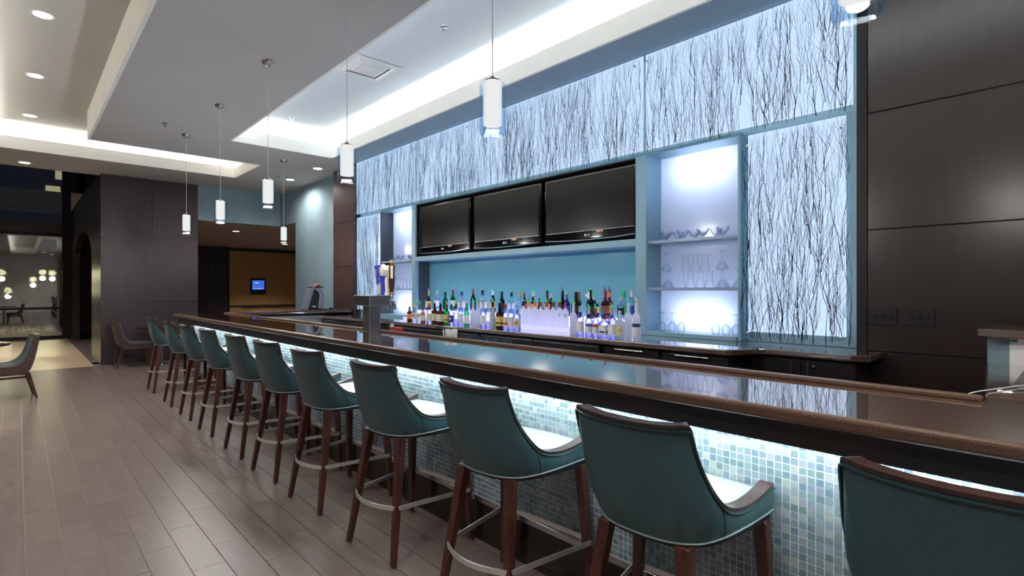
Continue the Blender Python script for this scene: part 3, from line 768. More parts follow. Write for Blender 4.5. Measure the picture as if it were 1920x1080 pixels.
for i, (y, a) in enumerate(stools):
    s = proto if i == 0 else copy_tree(proto)
    s.location = ((1.68,1.68,1.68,1.68,1.685,1.69,1.70,1.708,1.715,1.725,1.73)[i], y, 0); s.rotation_euler = (0,0,R(a)); s['label'] = 'teal leather ' + where[i]

# ------------------------------------------------------------------ screens
for i, yc in enumerate((6.33, 4.995, 3.67)):
    tv = thing('television', ('wall television, farthest of the three above the bottles','middle wall television above the bottles','wall television nearest the right glass niche')[i], 'television', (4.50, yc, 2.0), group='televisions above the bottles')
    W2, Z0, Z1 = .635, .035, .765
    MB().box(0, .09, -W2, W2, Z0, Z1).build('bezel', gloss_black_m, tv, bevel=.022, seg=3)
    MB().box(-.003, .0, -W2+.035, W2-.035, Z0+.105, Z1-.03).build('screen', screen_m, tv)
    MB().box(-.004, .001, -W2+.03, W2-.03, Z0+.098, Z0+.104).build('trim_line', darksteel_m, tv)
    MB().tube(catmull([(-.004,-W2+.02,Z0+.022),(-.008,-W2*.5,Z0+.006),(-.008,0,Z0+.001),(-.008,W2*.5,Z0+.006),(-.004,W2-.02,Z0+.022)], 5), .005, 6).build('lower_trim', chrome_m, tv, smooth=True)
    MB().box(-.006, -.004, -.22, -.13, Z0+.075, Z0+.104).build('sticker', pm('peach_sticker', (.55,.38,.28), .6, var=.05) if 'peach_sticker' not in MATS else MATS['peach_sticker'], tv)
    MB().box(.09, .20, -.2, .2, Z0+.2, Z1-.2).build('wall_mount', black_m, tv)
    lg = link('logo_disc', MB().lathe([(.013,0),(.013,.002),(0,.0021)], 14).mesh('logo_disc', white_m), tv, loc=(-.0005, .022, Z0+.055)); lg.rotation_euler = (0,R(-90),0)
    tm = text_mesh('LG', .036); tm.materials.append(white_m)
    t = link('logo_letters', tm, tv, loc=(-.002, -.018, Z0+.055)); t.rotation_euler = (R(90),0,R(-90))

# ------------------------------------------------------------------ bottles
riser = thing('bottle_riser', 'glowing violet-white acrylic riser under the bottles', 'riser', (4.1, 4.9, ZB))
MB().box(.045, .27, -1.83, 1.93, 0, .04).build('step', riser_soft_e, riser)
MB().box(.27, .57, -1.83, 1.93, 0, .135).build('step', riser_e, riser)
GL = {}
def gl(key):
    if key in GL: return GL[key]
    t = {'clear':((.90,.93,1),(.50,.56,.72)), 'violet':((.72,.74,1),(.40,.40,.85)), 'green':((.05,.50,.16),(.01,.20,.06)), 'teal':((.10,.62,.36),(.02,.30,.18)), 'amber':((.55,.28,.08),(.20,.08,.02)),  # violet is clear glass with the riser's glow put into its tint
         'brown':((.20,.08,.03),(.06,.025,.01)), 'dark':((.03,.035,.03),(.01,.012,.01)), 'red':((.55,.08,.04),(.25,.03,.02)), 'gold':((.70,.48,.14),(.35,.20,.04)), 'purple':((.25,.08,.35),(.10,.03,.16))}[key]
    GL[key] = thin_glass('bottle_glass_'+key, t[0], t[1], .25, .04); return GL[key]
GL['frost'] = frosted('frosted_white_bottle_glass', (.93,.94,1.0), .85)
GL['milk'] = frosted('frosted_grey_bottle_glass', (.66,.70,.72), .55)
CM = {}
def cm(c):
    k = tuple(c)
    if k not in CM: CM[k] = pm('bottle_colour_%d_%d_%d' % tuple(int(x*99) for x in c), c, .45, var=.04, scale=(40,40,40))
    return CM[k]
C = dict(cream=(.72,.66,.48), white=(.80,.80,.80), orange=(.80,.22,.04), yellow=(.75,.60,.12), red=(.55,.05,.04), black=(.01,.01,.012), blue=(.05,.12,.50), navy=(.03,.04,.22),
         green=(.05,.40,.10), brown=(.22,.08,.04), gold=(.60,.40,.10), purple=(.20,.06,.24), silver=(.55,.57,.60), peach=(.75,.42,.18))
pour_m = thin_glass('green_pourer_plastic', (.05,.75,.30), (.0,.55,.18), .2, .1)
pour_e = pm('green_pourer', (.06,.80,.32), .3, var=.1)
clearpour_m = pm('grey_pourer', (.55,.57,.60), .2, var=.1); redpour_m = pm('dark_red_pourer', (.25,.04,.06), .3, var=.1)
PROF = {  # radius, z as fractions of height 1; radius in metres
 'std':  (.036, 8, [(.90,0),(1,.02),(1,.55),(.92,.61),(.5,.70),(.37,.75),(.36,.97),(.40,.975),(.40,1)], 0),
 'slim': (.031, 8, [(.90,0),(1,.02),(1,.50),(.90,.58),(.48,.70),(.40,.76),(.38,1)], 0),
 'tall': (.034, 8, [(.92,0),(1,.02),(1,.60),(.88,.66),(.42,.73),(.38,.76),(.36,1)], 0),
 'cone': (.036, 8, [(.95,0),(1,.02),(.98,.40),(.62,.64),(.44,.82),(.40,1)], 0),
 'square': (.034, 8, [(.95,0),(1,.02),(1,.58),(.85,.64),(.40,.70),(.36,.74),(.36,1)], 5),
 'wide': (.046, 8, [(.95,0),(1,.02),(1,.52),(.85,.60),(.35,.68),(.30,.74),(.30,1)], 4),
 'round': (.052, 8, [(.60,0),(.85,.04),(1,.25),(.92,.42),(.5,.56),(.30,.62),(.27,1)], 0),
 'wine': (.038, 8, [(.92,0),(1,.02),(1,.45),(.85,.56),(.50,.70),(.38,.80),(.36,1)], 0)}
def bottle(name, u, X, z0, h, prof, glass, label, desc, neck=None, pour='green', lz=(.12,.48), mark=None, row='', lw=1.0):
    y = y_at(u, X); r, _, pr, sq = PROF[prof]
    b = thing('bottle', desc, 'bottle', (X, y, z0), group=row)
    MB().lathe([(r*a*lw, t*h) for a, t in pr], 16, sq=sq).build('glass_body', GL[glass] if glass in GL else gl(glass), b, smooth=True, angle=50)
    if label:
        rr = r*lw*1.012
        mb = MB(); a0, a1 = math.pi*.62, math.pi*1.72
        mb.lathe([(rr, lz[0]*h), (rr, lz[1]*h)], 12, a0=a0, a1=a1, sq=sq)
        mb.lathe([(rr-.0008, lz[1]*h), (rr-.0008, lz[0]*h)], 12, a0=a0, a1=a1, sq=sq)
        lb = mb.build('paper_label', cm(C[label]), b)
        if mark:
            mc, kind = mark; zc = (lz[0]+lz[1])/2*h
            if kind in '78W':
                tm = text_mesh(kind, .034); tm.materials.append(cm(C[mc]))
                o = link('printed_mark', tm, lb, loc=(-rr*.80, -rr*.60-.002, zc)); o.rotation_euler = (R(90),0,R(-53+0))
            else:
                q = {'band':(.20,.40),'top':(.66,.90),'dot':(.40,.66)}[kind]
                zz = lambda f: (lz[0]+(lz[1]-lz[0])*f)*h
                aa = (a0,a1) if kind != 'dot' else (math.pi*1.05, math.pi*1.28)
                MB().lathe([(rr+.0008, zz(q[0])), (rr+.0008, zz(q[1]))], 8, a0=aa[0], a1=aa[1], sq=sq).build('printed_mark', cm(C[mc]), lb)
    nr = r*pr[-1][0]*lw
    if neck:
        MB().lathe([(nr*1.12, h*.80), (nr*1.12, h*1.003), (nr*.5, h*1.004)], 12).build('neck_sleeve', cm(C[neck]), b, smooth=True, angle=40)
    if pour:
        m = {'green':pour_e,'grey':clearpour_m,'red':redpour_m}[pour]
        MB().lathe([(nr*1.4, h*1.003), (nr*1.45, h*1.003+.012), (nr*.75, h*1.003+.016)], 10).tube([(0,0,h+.014),(0,.004,h+.030),(-.006,.012,h+.052)], [.0085,.0070,.0045], 7).build('pourer', m, b, smooth=True, angle=40)
    return b
ROWA = 'bottles standing at the front of the back counter'
FRONT = [
 (768,4.10,.20,'std','brown','orange','brown',None,'small bottle with a bright orange label'), (777,4.08,.24,'std','clear','cream','yellow','green','clear bottle with a cream eagle label'),
 (786,4.10,.25,'std','clear','white','green','green','clear bottle with a white label'), (793,4.02,.19,'slim','amber','cream','navy',None,'small amber bottle with a cream label'),
 (799,4.09,.24,'slim','violet',None,'white','grey','clear violet-lit bottle'), (805,4.00,.26,'std','clear','cream','red',None,'bottle with cream label and red dipped neck'),
 (815,4.02,.26,'square','brown','cream','black','grey','brown whiskey bottle with cream label'), (826,4.00,.26,'wide','brown','cream','black','grey','wide square whiskey bottle with pale label'),
 (838,4.00,.25,'square','green','yellow','brown','grey','green bottle with pale yellow label'), (846,3.98,.25,'std','clear','navy','navy','grey','bottle with a navy blue label'),
 (855,3.97,.26,'slim','violet',None,'black','green','slim clear bottle glowing violet'), (864,3.97,.30,'slim','violet','white','silver','grey','tall clear bottle with a white strip label'),
 (875,3.96,.27,'std','teal','white','green','grey','bright green bottle with a white label'), (887,3.98,.29,'std','frost',None,'silver','green','frosted bottle beside the bright green one'),
 (897,3.99,.29,'std','frost',None,'silver','green','middle frosted bottle of three alike'), (906,3.98,.29,'std','violet','white','silver','green','clear bottle with white label near the frosted ones'),
 (915,4.09,.26,'slim','violet',None,'white','grey','slim clear bottle behind the white one'), (924,3.95,.30,'cone','milk',None,'black','green','tall opaque white bottle with a cone neck'),
 (937,3.95,.29,'square','brown','yellow','black','green','dark brown square bottle with a yellow label'), (948,3.97,.28,'slim','violet','cream','red',None,'clear bottle with striped label and red cap'),
 (958,3.96,.29,'std','violet','white',None,'green','clear bottle with a plain white label'), (969,3.94,.27,'square','violet','cream','silver','grey','clear bottle with cream label and red crest')]
marks = {'cream eagle':('black','dot'), 'navy blue label':('white','dot'), 'yellow label':('black','band'), 'striped label':('red','band'), 'red crest':('red','dot'), 'clear bottle with a white label':('red','dot')}
for i, (u,X,h,pf,g,lab,nk,po,d) in enumerate(FRONT):
    mk = next((v for k2, v in marks.items() if k2 in d and pf != 'x'), None) if lab else None
    bottle('bottle', u, X, ZB, h, pf, g, lab, d + ', %s from left at the front' % ORD[i], nk, po, row=ROWA, mark=mk)
for i, (u, nk, d) in enumerate(((981,'black','black'),(992,'peach','peach'),(1003,'orange','orange'),(1014,'red','red'),(1025,'red','red'),(1037,'brown','dark red'),(1049,'brown','brown'),(1060,'purple','purple'))):
    bottle('bottle', u, 4.225, ZB+.04, .265, 'tall', 'frost', None, 'frosted vodka bottle with %s neck, %s of the eight in line' % (d, ORD[i]), nk, 'green' if i < 7 else None, row='frosted bottles in line on the riser', lw=1.12)
    if i >= 6:
        b = [o for o in COL.objects if o.name.startswith('bottle') and o.get('category') == 'bottle'][-1]
        tm = text_mesh('78'[i-6], .05); tm.materials.append(cm(C['navy']))
        o = link('printed_mark', tm, b, loc=(-.030, -.0255, .125)); o.rotation_euler = (R(90),0,R(-50))
RIGHT = [
 (1075,3.98,.30,'tall','frost',None,None,'green','frosted tall bottle right of the eight in line',None), (1088,3.97,.28,'std','violet','white','silver',None,'clear bottle with faint white label',None),
 (1104,3.96,.26,'std','violet','white','silver','green','clear bottle with a round blue mark',('blue','top')), (1117,3.95,.26,'slim','violet','white','red','green','clear bottle with a red shield mark',('red','top')),
 (1133,3.93,.24,'wide','violet','white',None,None,'wide clear bottle with a violet wave mark',('navy','band')), (1148,3.92,.27,'square','violet','white','silver','green','square clear bottle with deep violet foot',None),
 (1162,3.95,.25,'square','frost','cream','white',None,'bottle with a tall cream label',('gold','dot')), (1178,3.94,.325,'tall','frost',None,None,'green','tall frosted bottle with long neck',None),
 (1193,3.92,.33,'tall','frost','white','white','grey','tall clear vodka bottle by niche',('navy','top'))]
for i, (u,X,h,pf,g,lab,nk,po,d,mk) in enumerate(RIGHT):
    bottle('bottle', u, X, ZB, h, pf, g, lab, d + ', front right group', nk, po, row=ROWA, mark=mk)
BACK = [
 (804,.27,'slim','gold','yellow','gold','grey','gold topped amber bottle'), (820,.28,'std','clear','white','silver','green','clear bottle with silver cap'),
 (835,.27,'std','green',None,'black','green','green bottle with black cap'), (849,.30,'std','green','cream','brown','grey','tall green bottle with cream label'),
 (866,.28,'round','clear','white','navy','green','round clear bottle with a blue neck'), (887,.315,'wine','dark',None,'brown',None,'matte dark wine shaped bottle'),
 (905,.30,'wide','clear','white','black','grey','clear bottle with white label and black neck'), (924,.29,'wine','dark','gold','white','green','dark bottle with white neck band'),
 (941,.28,'std','dark','black','black','green','black bottle with black neck'), (959,.27,'std','clear','white','black','green','clear bottle with a black neck sleeve'),
 (975,.28,'round','clear',None,'peach','green','clear bottle with a peach neck sleeve'), (983,.265,'slim','red','red','brown',None,'red liqueur bottle with brown cap'),
 (1000,.28,'round','dark','peach','white','green','dark bottle with peach label and white cap'), (1012,.20,'round','dark',None,None,None,'short black round bottle'),
 (1026,.295,'slim','amber','peach','black','green','slender amber bottle with black cap'), (1034,.26,'square','dark','black','white',None,'dark bottle with a white stopper'),
 (1055,.28,'square','dark','black','black','red','black bottle with white print'), (1063,.25,'std','purple','navy','purple','green','purple bottle behind the frosted row'),
 (1080,.28,'wide','dark','black','black',None,'broad black bottle with square shoulders'), (1085,.28,'std','gold','yellow','brown','grey','golden bottle with yellow label'),
 (1107,.30,'square','dark','black','black','green','tall black bottle with a white paper tag'), (1114,.24,'wide','dark','yellow','white','green','dark bottle with yellow sun label'),
 (1135,.28,'square','red','brown','red','red','dark red square bottle'), (1143,.28,'std','red','orange','orange','red','orange red bottle with red neck'),
 (1164,.24,'std','clear','black','silver','green','clear bottle with a black band'), (1170,.28,'std','clear','green','green','green','clear bottle with a green label'),
 (1184,.29,'tall','clear','blue','white','grey','clear bottle with a blue label'), (1198,.28,'std','green','green','black','green','dark green bottle against the blue upright')]
for i, (u,h,pf,g,lab,nk,po,d) in enumerate(BACK):
    X = 4.605 if i % 2 else 4.432
    bottle('bottle', u, X, ZB+.135, h, pf, g, lab, d + ', %s from left on the upper riser step' % ORD[i], nk, po, row='bottles on the upper riser step', lz=(.22,.50) , mark=('white','band') if 'white print' in d else None)
    if 'paper tag' in d:
        b = [o for o in COL.objects if o.name.startswith('bottle') and o.get('category') == 'bottle'][-1]
        MB().add([(-.040,-.02,.20),(-.040,-.02,.29),(-.041,.045,.245),(-.0385,-.02,.20),(-.0385,-.02,.29),(-.0395,.045,.245)], [(0,1,2),(5,4,3),(0,3,4,1),(1,4,5,2),(2,5,3,0)]).build('paper_tag', paper_m, b)
# decanter
dc = thing('decanter', 'clear square decanter with a glass stopper at the left of the bottles', 'decanter', (4.52, y_at(784,4.52), ZB+.135))
MB().lathe([(.035,0),(.04,.01),(.04,.13),(.03,.145),(.014,.155),(.014,.175),(.02,.18)], 16, sq=5).build('glass_body', glass_m, dc, smooth=True)
MB().lathe([(.010,.17),(.012,.19),(.03,.215),(.034,.235),(.0,.236)], 12).build('stopper', glass_m, dc, smooth=True)
MB().lathe([(.036,.004),(.037,.09),(0,.091)], 14, sq=5).build('liquor', gl('clear'), dc, smooth=True)

# ------------------------------------------------------------------ glassware in the niches
def lmesh(name, prof, n=18): return MB().lathe(prof, n).mesh(name, glass_m, True, 60)
G_bowl = lmesh('glass_bowl', [(.028,0),(.030,.004),(.012,.010),(.030,.026),(.052,.062),(.056,.085),(.054,.085),(.049,.062),(.028,.030),(.0,.018)])
G_cara = lmesh('carafe', [(.044,0),(.044,.004),(.026,.095),(.027,.10),(.027,.135),(.030,.136),(.030,.150),(.0,.150)])
G_marg = lmesh('cocktail_glass', [(.060,0),(.058,.002),(.030,.050),(.008,.075),(.004,.085),(.004,.150),(.012,.156),(.040,.160),(.040,.163),(.0,.164)])
G_wine = lmesh('wine_glass', [(.030,0),(.029,.001),(.038,.035),(.036,.065),(.016,.088),(.004,.098),(.004,.170),(.012,.176),(.036,.180),(.036,.183),(.0,.184)])
G_tumb = lmesh('tumbler', [(.036,0),(.034,.002),(.032,.080),(.028,.086),(.0,.087)])
amb_m = pm('copper_dregs', (.45,.22,.16), .4, var=.1)
def glassware(me, name, cat, X, y, z, label, group):
    o = thing(name, label, cat, (X, y, z), group=group); link('glass_body', me, o); return o
for side, (ya, yb) in (('right', (YR1, YR0)), ('left', (YL1, YL0))):
    w = yb-ya; grp = side + ' niche glassware'
    if side == 'right':
        top = [.06,.17,.24,.36,.42,.60,.66,.78,.86]
        top = [ .05,.16,.23,.35,.42,.585,.665,.80]
    else: top = [.10,.18,.32,.50,.66,.80]
    for i, f in enumerate(top):
        g = glassware(G_bowl, 'glass_bowl', 'glass', 4.545 if i % 2 else 4.652, yb-.03-f*w*.98, 1.97, 'footed glass bowl, %s from left on the top shelf of the %s niche' % (ORD[i], side), grp)
        if i in (1,2,4,6): MB().lathe([(.024,.004),(.024,.0065),(0,.0066)], 12).build('copper_foot', amb_m, g)
    if side == 'right':
        for i, f in enumerate((.10,.185,.72,.80,.90)):
            glassware(G_marg, 'cocktail_glass', 'glass', 4.55 if i % 2 else 4.65, yb-.02-f*w, 1.52, 'upturned cocktail glass, %s from left on the middle shelf of the right niche' % ORD[i], grp)
        for i, (f, X) in enumerate(((.125,4.60),(.76,4.60))):
            glassware(G_marg, 'cocktail_glass', 'glass', X, yb-.02-f*w, 1.6843, 'upturned cocktail glass stacked on others at the %s of the right niche' % ('left','right')[i], grp)
        for i, f in enumerate((.33,.44,.55,.65)):
            glassware(G_cara, 'carafe', 'carafe', 4.555, yb-.02-f*w, 1.52, 'clear carafe, %s from left in the lower carafe row, right niche' % ORD[i], grp)
        for i, f in enumerate((.385,.495,.60)):
            glassware(G_cara, 'carafe', 'carafe', 4.555, yb-.02-f*w, 1.6705, 'clear carafe, %s from left of the three stacked on top, right niche' % ORD[i], grp)
        fr_w = (.035,.115,.17,.235,.29,.345,.70,.755,.815,.87,.925,.975)
    else:
        for i, f in enumerate((.28,.42)):
            glassware(G_marg, 'cocktail_glass', 'glass', 4.6, yb-.02-f*w, 1.52, 'upturned cocktail glass, %s from left in the left niche' % ORD[i], grp)
        for i, f in enumerate((.54,.64,.74,.84)):
            glassware(G_cara, 'carafe', 'carafe', 4.6, yb-.02-f*w, 1.52, 'clear carafe, %s from left in the left niche' % ORD[i], grp)
        fr_w = (.06,.13,.20,.28,.36,.44,.52,.60,.70,.80,.90)
    for i, f in enumerate(fr_w):
        glassware(G_wine if side == 'right' or i > 7 else G_tumb, 'wine_glass' if side == 'right' or i > 7 else 'tumbler', 'glass', 4.54 if i % 2 else 4.62, yb-.035-f*w*.94, 1.10,
                  'upturned glass, %s from left at the bottom of the %s niche' % (ORD[i], side), grp)

# ------------------------------------------------------------------ things on and behind the bar
tt = thing('tap_tower', 'stainless steel beer tap tower on the bar', 'beer tower', (2.297, 4.31, ZT))
MB().box(-.055, .055, -.06, .06, 0, .235).build('column', steel_m, tt, bevel=.003)
MB().box(-.10, .10, -.15, .15, .235, .325).build('head', steel_m, tt, bevel=.004)
MB().box(-.075, .075, -.08, .08, 0, .006).build('base_plate', steel_m, tt)
hcol = dict(blue=pm('tap_blue', (.03,.05,.45), .3, var=.05), ivory=pm('tap_ivory', (.72,.68,.58), .35, var=.04), brown=pm('tap_dark_brown', (.07,.02,.015), .3, var=.1), gold=pm('tap_gold', (.75,.5,.12), .3, metal=.8, var=.05))
def faucet(y): return MB().tube([(.10,y,.28),(.14,y,.28),(.165,y,.25),(.175,y,.20)], .012, 8).lathe([(.014,0),(.016,.02),(.010,.045)], 10, (.135,y,.29)).build('faucet', chrome_m, tt, smooth=True)
faucet(.105); faucet(.035); faucet(-.035); faucet(-.11)
t1 = MB().taper((.135,.105,.335), (.13,.105,.42), .026, .032).build('tap_handle', hcol['ivory'], tt)
b1 = MB().taper((.13,.105,.42), (.122,.105,.60), .038, .056).build('tap_handle', hcol['blue'], tt, bevel=.006)
tm = text_mesh('BUD LIGHT', .036); tm.materials.append(white_m)
o = link('brand_lettering', tm, b1, loc=(.124, .0785, .51)); o.rotation_euler = (R(90), R(-90), R(0))
o.rotation_euler = Matrix(((0,0,0),(0,0,0),(0,0,0))).to_euler() if False else (R(90), R(-90), 0)
tm2 = tm.copy(); o2 = link('brand_lettering', tm2, b1, loc=(.098, .105, .51)); o2.rotation_euler = (R(90), R(-90), R(-90))
MB().lathe([(.018,.30),(.022,.36),(.020,.40),(.026,.47),(.030,.50)], 12, (.135,.035,0)).build('tap_handle', hcol['blue'], tt, smooth=True)
MB().lathe([(.0245,.50),(.034,.54),(.030,.575),(.020,.60),(.0,.612)], 12, (.135,.035,0)).build('tap_handle', hcol['ivory'], tt, smooth=True)
iv = MB().lathe([(.024,.30),(.026,.33),(.020,.37),(.026,.45),(.020,.49),(.036,.50),(.038,.555),(.022,.575),(.014,.59),(0,.594)], 14, (.135,-.04,0)).build('tap_handle', hcol['ivory'], tt, smooth=True)
MB().lathe([(.0385,.505),(.0392,.55)], 14, (.135,-.04,0)).build('picture_band', pm('grey_blue_print', (.20,.24,.42), .4, col2=(.55,.52,.35), scale=(60,60,60)), iv, smooth=True)
bw = MB().lathe([(.010,.325),(.022,.35),(.018,.37),(.026,.40),(.030,.47),(.026,.52),(.030,.58),(.014,.605),(0,.61)], 12, (.135,-.11,0)).build('tap_handle', hcol['brown'], tt, smooth=True)
MB().lathe([(.012,.605),(.016,.62),(.010,.632),(0,.637)], 10, (.135,-.11,0)).build('finial', hcol['gold'], bw, smooth=True)
MB().lathe([(.020,.335),(.024,.345),(.019,.36)], 10, (.135,-.11,0)).build('collar', hcol['gold'], bw, smooth=True)
for a0 in (2.6, 3.9):
    MB().lathe([(.0315,.475),(.031,.585)], 4, (.135,-.11,0), a0=a0, a1=a0+.7).build('name_strip', cm(C['cream']), bw)
# point of sale terminal on the far return
ps = thing('sales_terminal', 'black and silver sales terminal on the far bar return', 'terminal', (3.90, 9.42, ZT), rz=R(-8))
MB().box(-.17, .19, -.16, .16, 0, .03).build('base', black_m, ps, bevel=.008)
MB().extr_y([(-.20,.02),(-.155,.02),(-.03,.44),(-.075,.44)], -.18, .18).build('display', pm('slate_display_glass', (.16,.18,.24), .15, var=.05), ps, bevel=.006)
MB().extr_y([(-.155,.03),(.08,.03),(.13,.12),(.14,.24),(.10,.36),(.04,.41),(-.04,.41)], -.15, .15).build('housing', darksteel_m, ps, bevel=.015)
MB().extr_y([(-.155,.03),(.02,.03),(.055,.24),(.03,.33),(-.04,.40)], -.156, .156).build('side_plate', black_m, ps, bevel=.004)
MB().tube(catmull([(-.03,-.158,.39),(.03,-.158,.33),(.05,-.158,.25),(.02,-.158,.06)],6), .008, 6).build('silver_trim', chrome_m, ps, smooth=True)
MB().box(-.09, .12, -.16, .16, .41, .43).build('top_cap', black_m, ps, bevel=.006)
MB().box(-.08, -.02, -.1575, -.156, .07, .085).build('badge', white_m, ps)
rb = thing('red_cap_ball', 'small red and black object on top of the sales terminal', 'gadget', (3.93, 9.42, ZT+.43))
MB().lathe([(.05,0),(.048,.02),(.03,.045),(0,.055)], 14).build('dome', cm(C['red']), rb, smooth=True)
MB().lathe([(.035,0),(.03,.02),(0,.032)], 12, (.025,-.03,0)).build('dark_dome', black_m, rb, smooth=True)
cb = thing('cable_plug', 'black cable plug lying beside the sales terminal', 'plug', (4.12, 9.25, ZT))
MB().tube(catmull([(0,.05,.012),(.06,.02,.02),(.10,-.03,.014),(.16,-.02,.02),(.19,.02,.012)],5), .011, 8).build('cable', black_m, cb, smooth=True)
MB().box(-.03, .04, -.02, .03, 0, .05).build('plug', black_m, cb, bevel=.008)
sg = thing('soda_gun', 'black soda gun with hose on the underbar shelf below the terminal', 'dispenser', (2.72, 7.0, .90))
MB().tube(catmull([(-.1,-.12,.02),(-.05,-.1,.10),(.03,-.04,.17),(.10,.02,.12),(.14,.1,.02)],6), .014, 8).build('hose', black_m, sg, smooth=True)
MB().box(-.03, .03, -.05, .05, .0, .14).build('holder', black_m, sg, bevel=.01)
# caddy, straws, shakers, glasses beside the inner bar edge
def shelf_item(u, X): return y_at(u, X)
sc = thing('straw_holder', 'bundle of white paper straws behind the bar edge', 'straws', (2.50, y_at(845,2.50), .90))
MB().lathe([(.05,0),(.052,.004),(.052,.12),(.048,.12),(.048,.006),(0,.006)], 16).build('cup', steel_m, sc, smooth=True)
rs = random.Random(5)
for i in range(26):
    a = rs.random()*6.28; r = .040*math.sqrt(rs.random()); top = (math.cos(a)*r*1.3, math.sin(a)*r*1.3)
    MB().tube([(math.cos(a)*r*.9, math.sin(a)*r*.9, .008), (top[0], top[1], .285+rs.uniform(-.004,.006))], .0042, 6).build('straw', straw_m, sc)
MB().tube([(-.01,.035,.01),(-.022,.07,.283)], .0042, 6).build('straw', straw_m, sc)
rk = thing('glass_rack', 'steel drain rack under the rocks glasses', 'rack', (2.52, 2.99, .90))
MB().box(-.08, .08, -.32, .32, .0, .15).build('tray', darksteel_m, rk, bevel=.004)
for i, (u, X) in enumerate(((872,2.50),(890,2.52),(905,2.47),(918,2.545),(934,2.49),(950,2.51))):
    g = thing('rocks_glass', '%s upturned rocks glass from the left behind the bar edge' % ORD[i], 'glass', (X, y_at(u,X), 1.0503), group='rocks glasses behind the bar')
    MB().lathe([(.038,0),(.036,.002),(.034,.085),(.031,.098),(.0,.098),(.0,.090),(.030,.084)], 14, sq=3).build('glass_body', glass_m, g, smooth=True)
cd = thing('condiment_box', 'small red and yellow sauce box by the tap tower', 'box', (2.50, y_at(744,2.50), ZT-.225))
MB().box(-.035, .035, -.05, .05, 0, .235).build('carton', cm(C['yellow']), cd)
MB().box(-.036, .036, -.051, .051, .235, .262).build('lid', cm(C['red']), cd)
MB().box(-.0362, .036, -.052, -.030, .10, .235).build('dark_side', cm(C['black']), cd)
cs = thing('shaker', 'white salt shaker beside the red sauce box', 'shaker', (2.50, y_at(735,2.50), ZT-.225))
MB().lathe([(.016,0),(.018,.01),(.018,.25),(.017,.255)], 12).build('body', white_m, cs, smooth=True)
MB().lathe([(.0185,.255),(.0185,.285),(0,.29)], 12).build('cap', paper_m, cs, smooth=True)
# switch plates on the wood wall
for i, u in enumerate((1655, 1724)):
    y = y_at(u, 4.5); s = thing('switch_plate', ('dark three switch plate nearer the twig panel','dark three switch plate farther from the twig panel')[i], 'switch', (4.5, y, 1.31), group='switch plates')
    MB().box(-.008, 0, -.085, .085, -.06, .06).build('plate', pm('dark_bronze_plate', (.02,.018,.018), .35, var=.05) if 'dark_bronze_plate' not in MATS else MATS['dark_bronze_plate'], s, bevel=.003)
    for yy in (-.045, 0, .045):
        MB().box(-.018, -.008, yy-.005, yy+.005, -.012, .012).build('toggle', black_m, s)
        MB().lathe([(.004,0),(.003,.002),(0,.0025)], 8).build('screw', chrome_m, s, loc=(-.018,yy,.004)).rotation_euler = (0,R(-90),0)

# ------------------------------------------------------------------ lounge chairs and tables at the far left
pat_m, N_, L_ = _new('medallion_upholstery')
b_ = N_['Principled BSDF']; b_.inputs['Roughness'].default_value = .6
tc = N_.new('ShaderNodeTexCoord'); mp = N_.new('ShaderNodeMapping'); mp.inputs['Scale'].default_value = (9,9,9); vo = N_.new('ShaderNodeTexVoronoi'); vo.inputs['Randomness'].default_value = .15
rp = N_.new('ShaderNodeValToRGB'); rp.color_ramp.elements[0].position = .38; rp.color_ramp.elements[1].position = .46
rp.color_ramp.elements[0].color = (.115,.108,.085,1); rp.color_ramp.elements[1].color = (.045,.022,.018,1)
L_.new(tc.outputs['Object'], mp.inputs[0]); L_.new(mp.outputs[0], vo.inputs['Vector']); L_.new(vo.outputs['Distance'], rp.inputs[0]); L_.new(rp.outputs[0], b_.inputs['Base Color'])
slate_m = pm('slate_vinyl', (.09,.115,.125), .35, var=.06, scale=(30,30,30))
def chair(loc, rz, label):
    c = thing('lounge_chair', label, 'chair', loc, rz, 'patterned lounge chairs')
    # +x is the front; side profile outer / inner
    outer = catmull([(-.29,0,.86),(-.25,0,.62),(-.205,0,.44),(-.15,0,.355),(-.05,0,.335),(.15,0,.345),(.30,0,.36)], 5)
    inn = catmull([(.30,0,.47),(.15,0,.465),(.0,0,.47),(-.09,0,.51),(-.155,0,.60),(-.20,0,.74),(-.235,0,.865)], 5)
    MB().extr_y([(p.x,p.z) for p in outer] + [(p.x,p.z) for p in inn], -.255, .255).build('upholstered_shell', pat_m, c, bevel=.012)
    pad = catmull([(.29,0,.475),(.15,0,.472),(.0,0,.477),(-.085,0,.517),(-.148,0,.605),(-.192,0,.74),(-.225,0,.862)], 5)
    MB().extr_y([(p.x,p.z-.01) for p in pad] + [(p.x+.012,p.z+.008) for p in pad[::-1]], -.235, .235).build('seat_pad', slate_m, c)
    MB().box(-.30, -.23, -.25, .25, .855, .875).build('top_rail', stoolwood_m, c, bevel=.004)
    for s in (-1,1):
        MB().taper((-.255,s*.20,0), (-.165,s*.20,.36), .028, .045).build('leg', stoolwood_m, c)
        MB().taper((.265,s*.215,0), (.25,s*.215,.36), .028, .045).build('leg', stoolwood_m, c)
        MB().box(-.16, .25, s*.20-.012, s*.20+.012, .285, .31).build('rail', stoolwood_m, c)
    return c
chair((-.08, 10.12, 0), R(180+4), 'patterned lounge chair cut off by the left frame edge')
chair((1.62, 12.72, 0), R(2), 'patterned lounge chair against the dark wood wall, behind the stools')
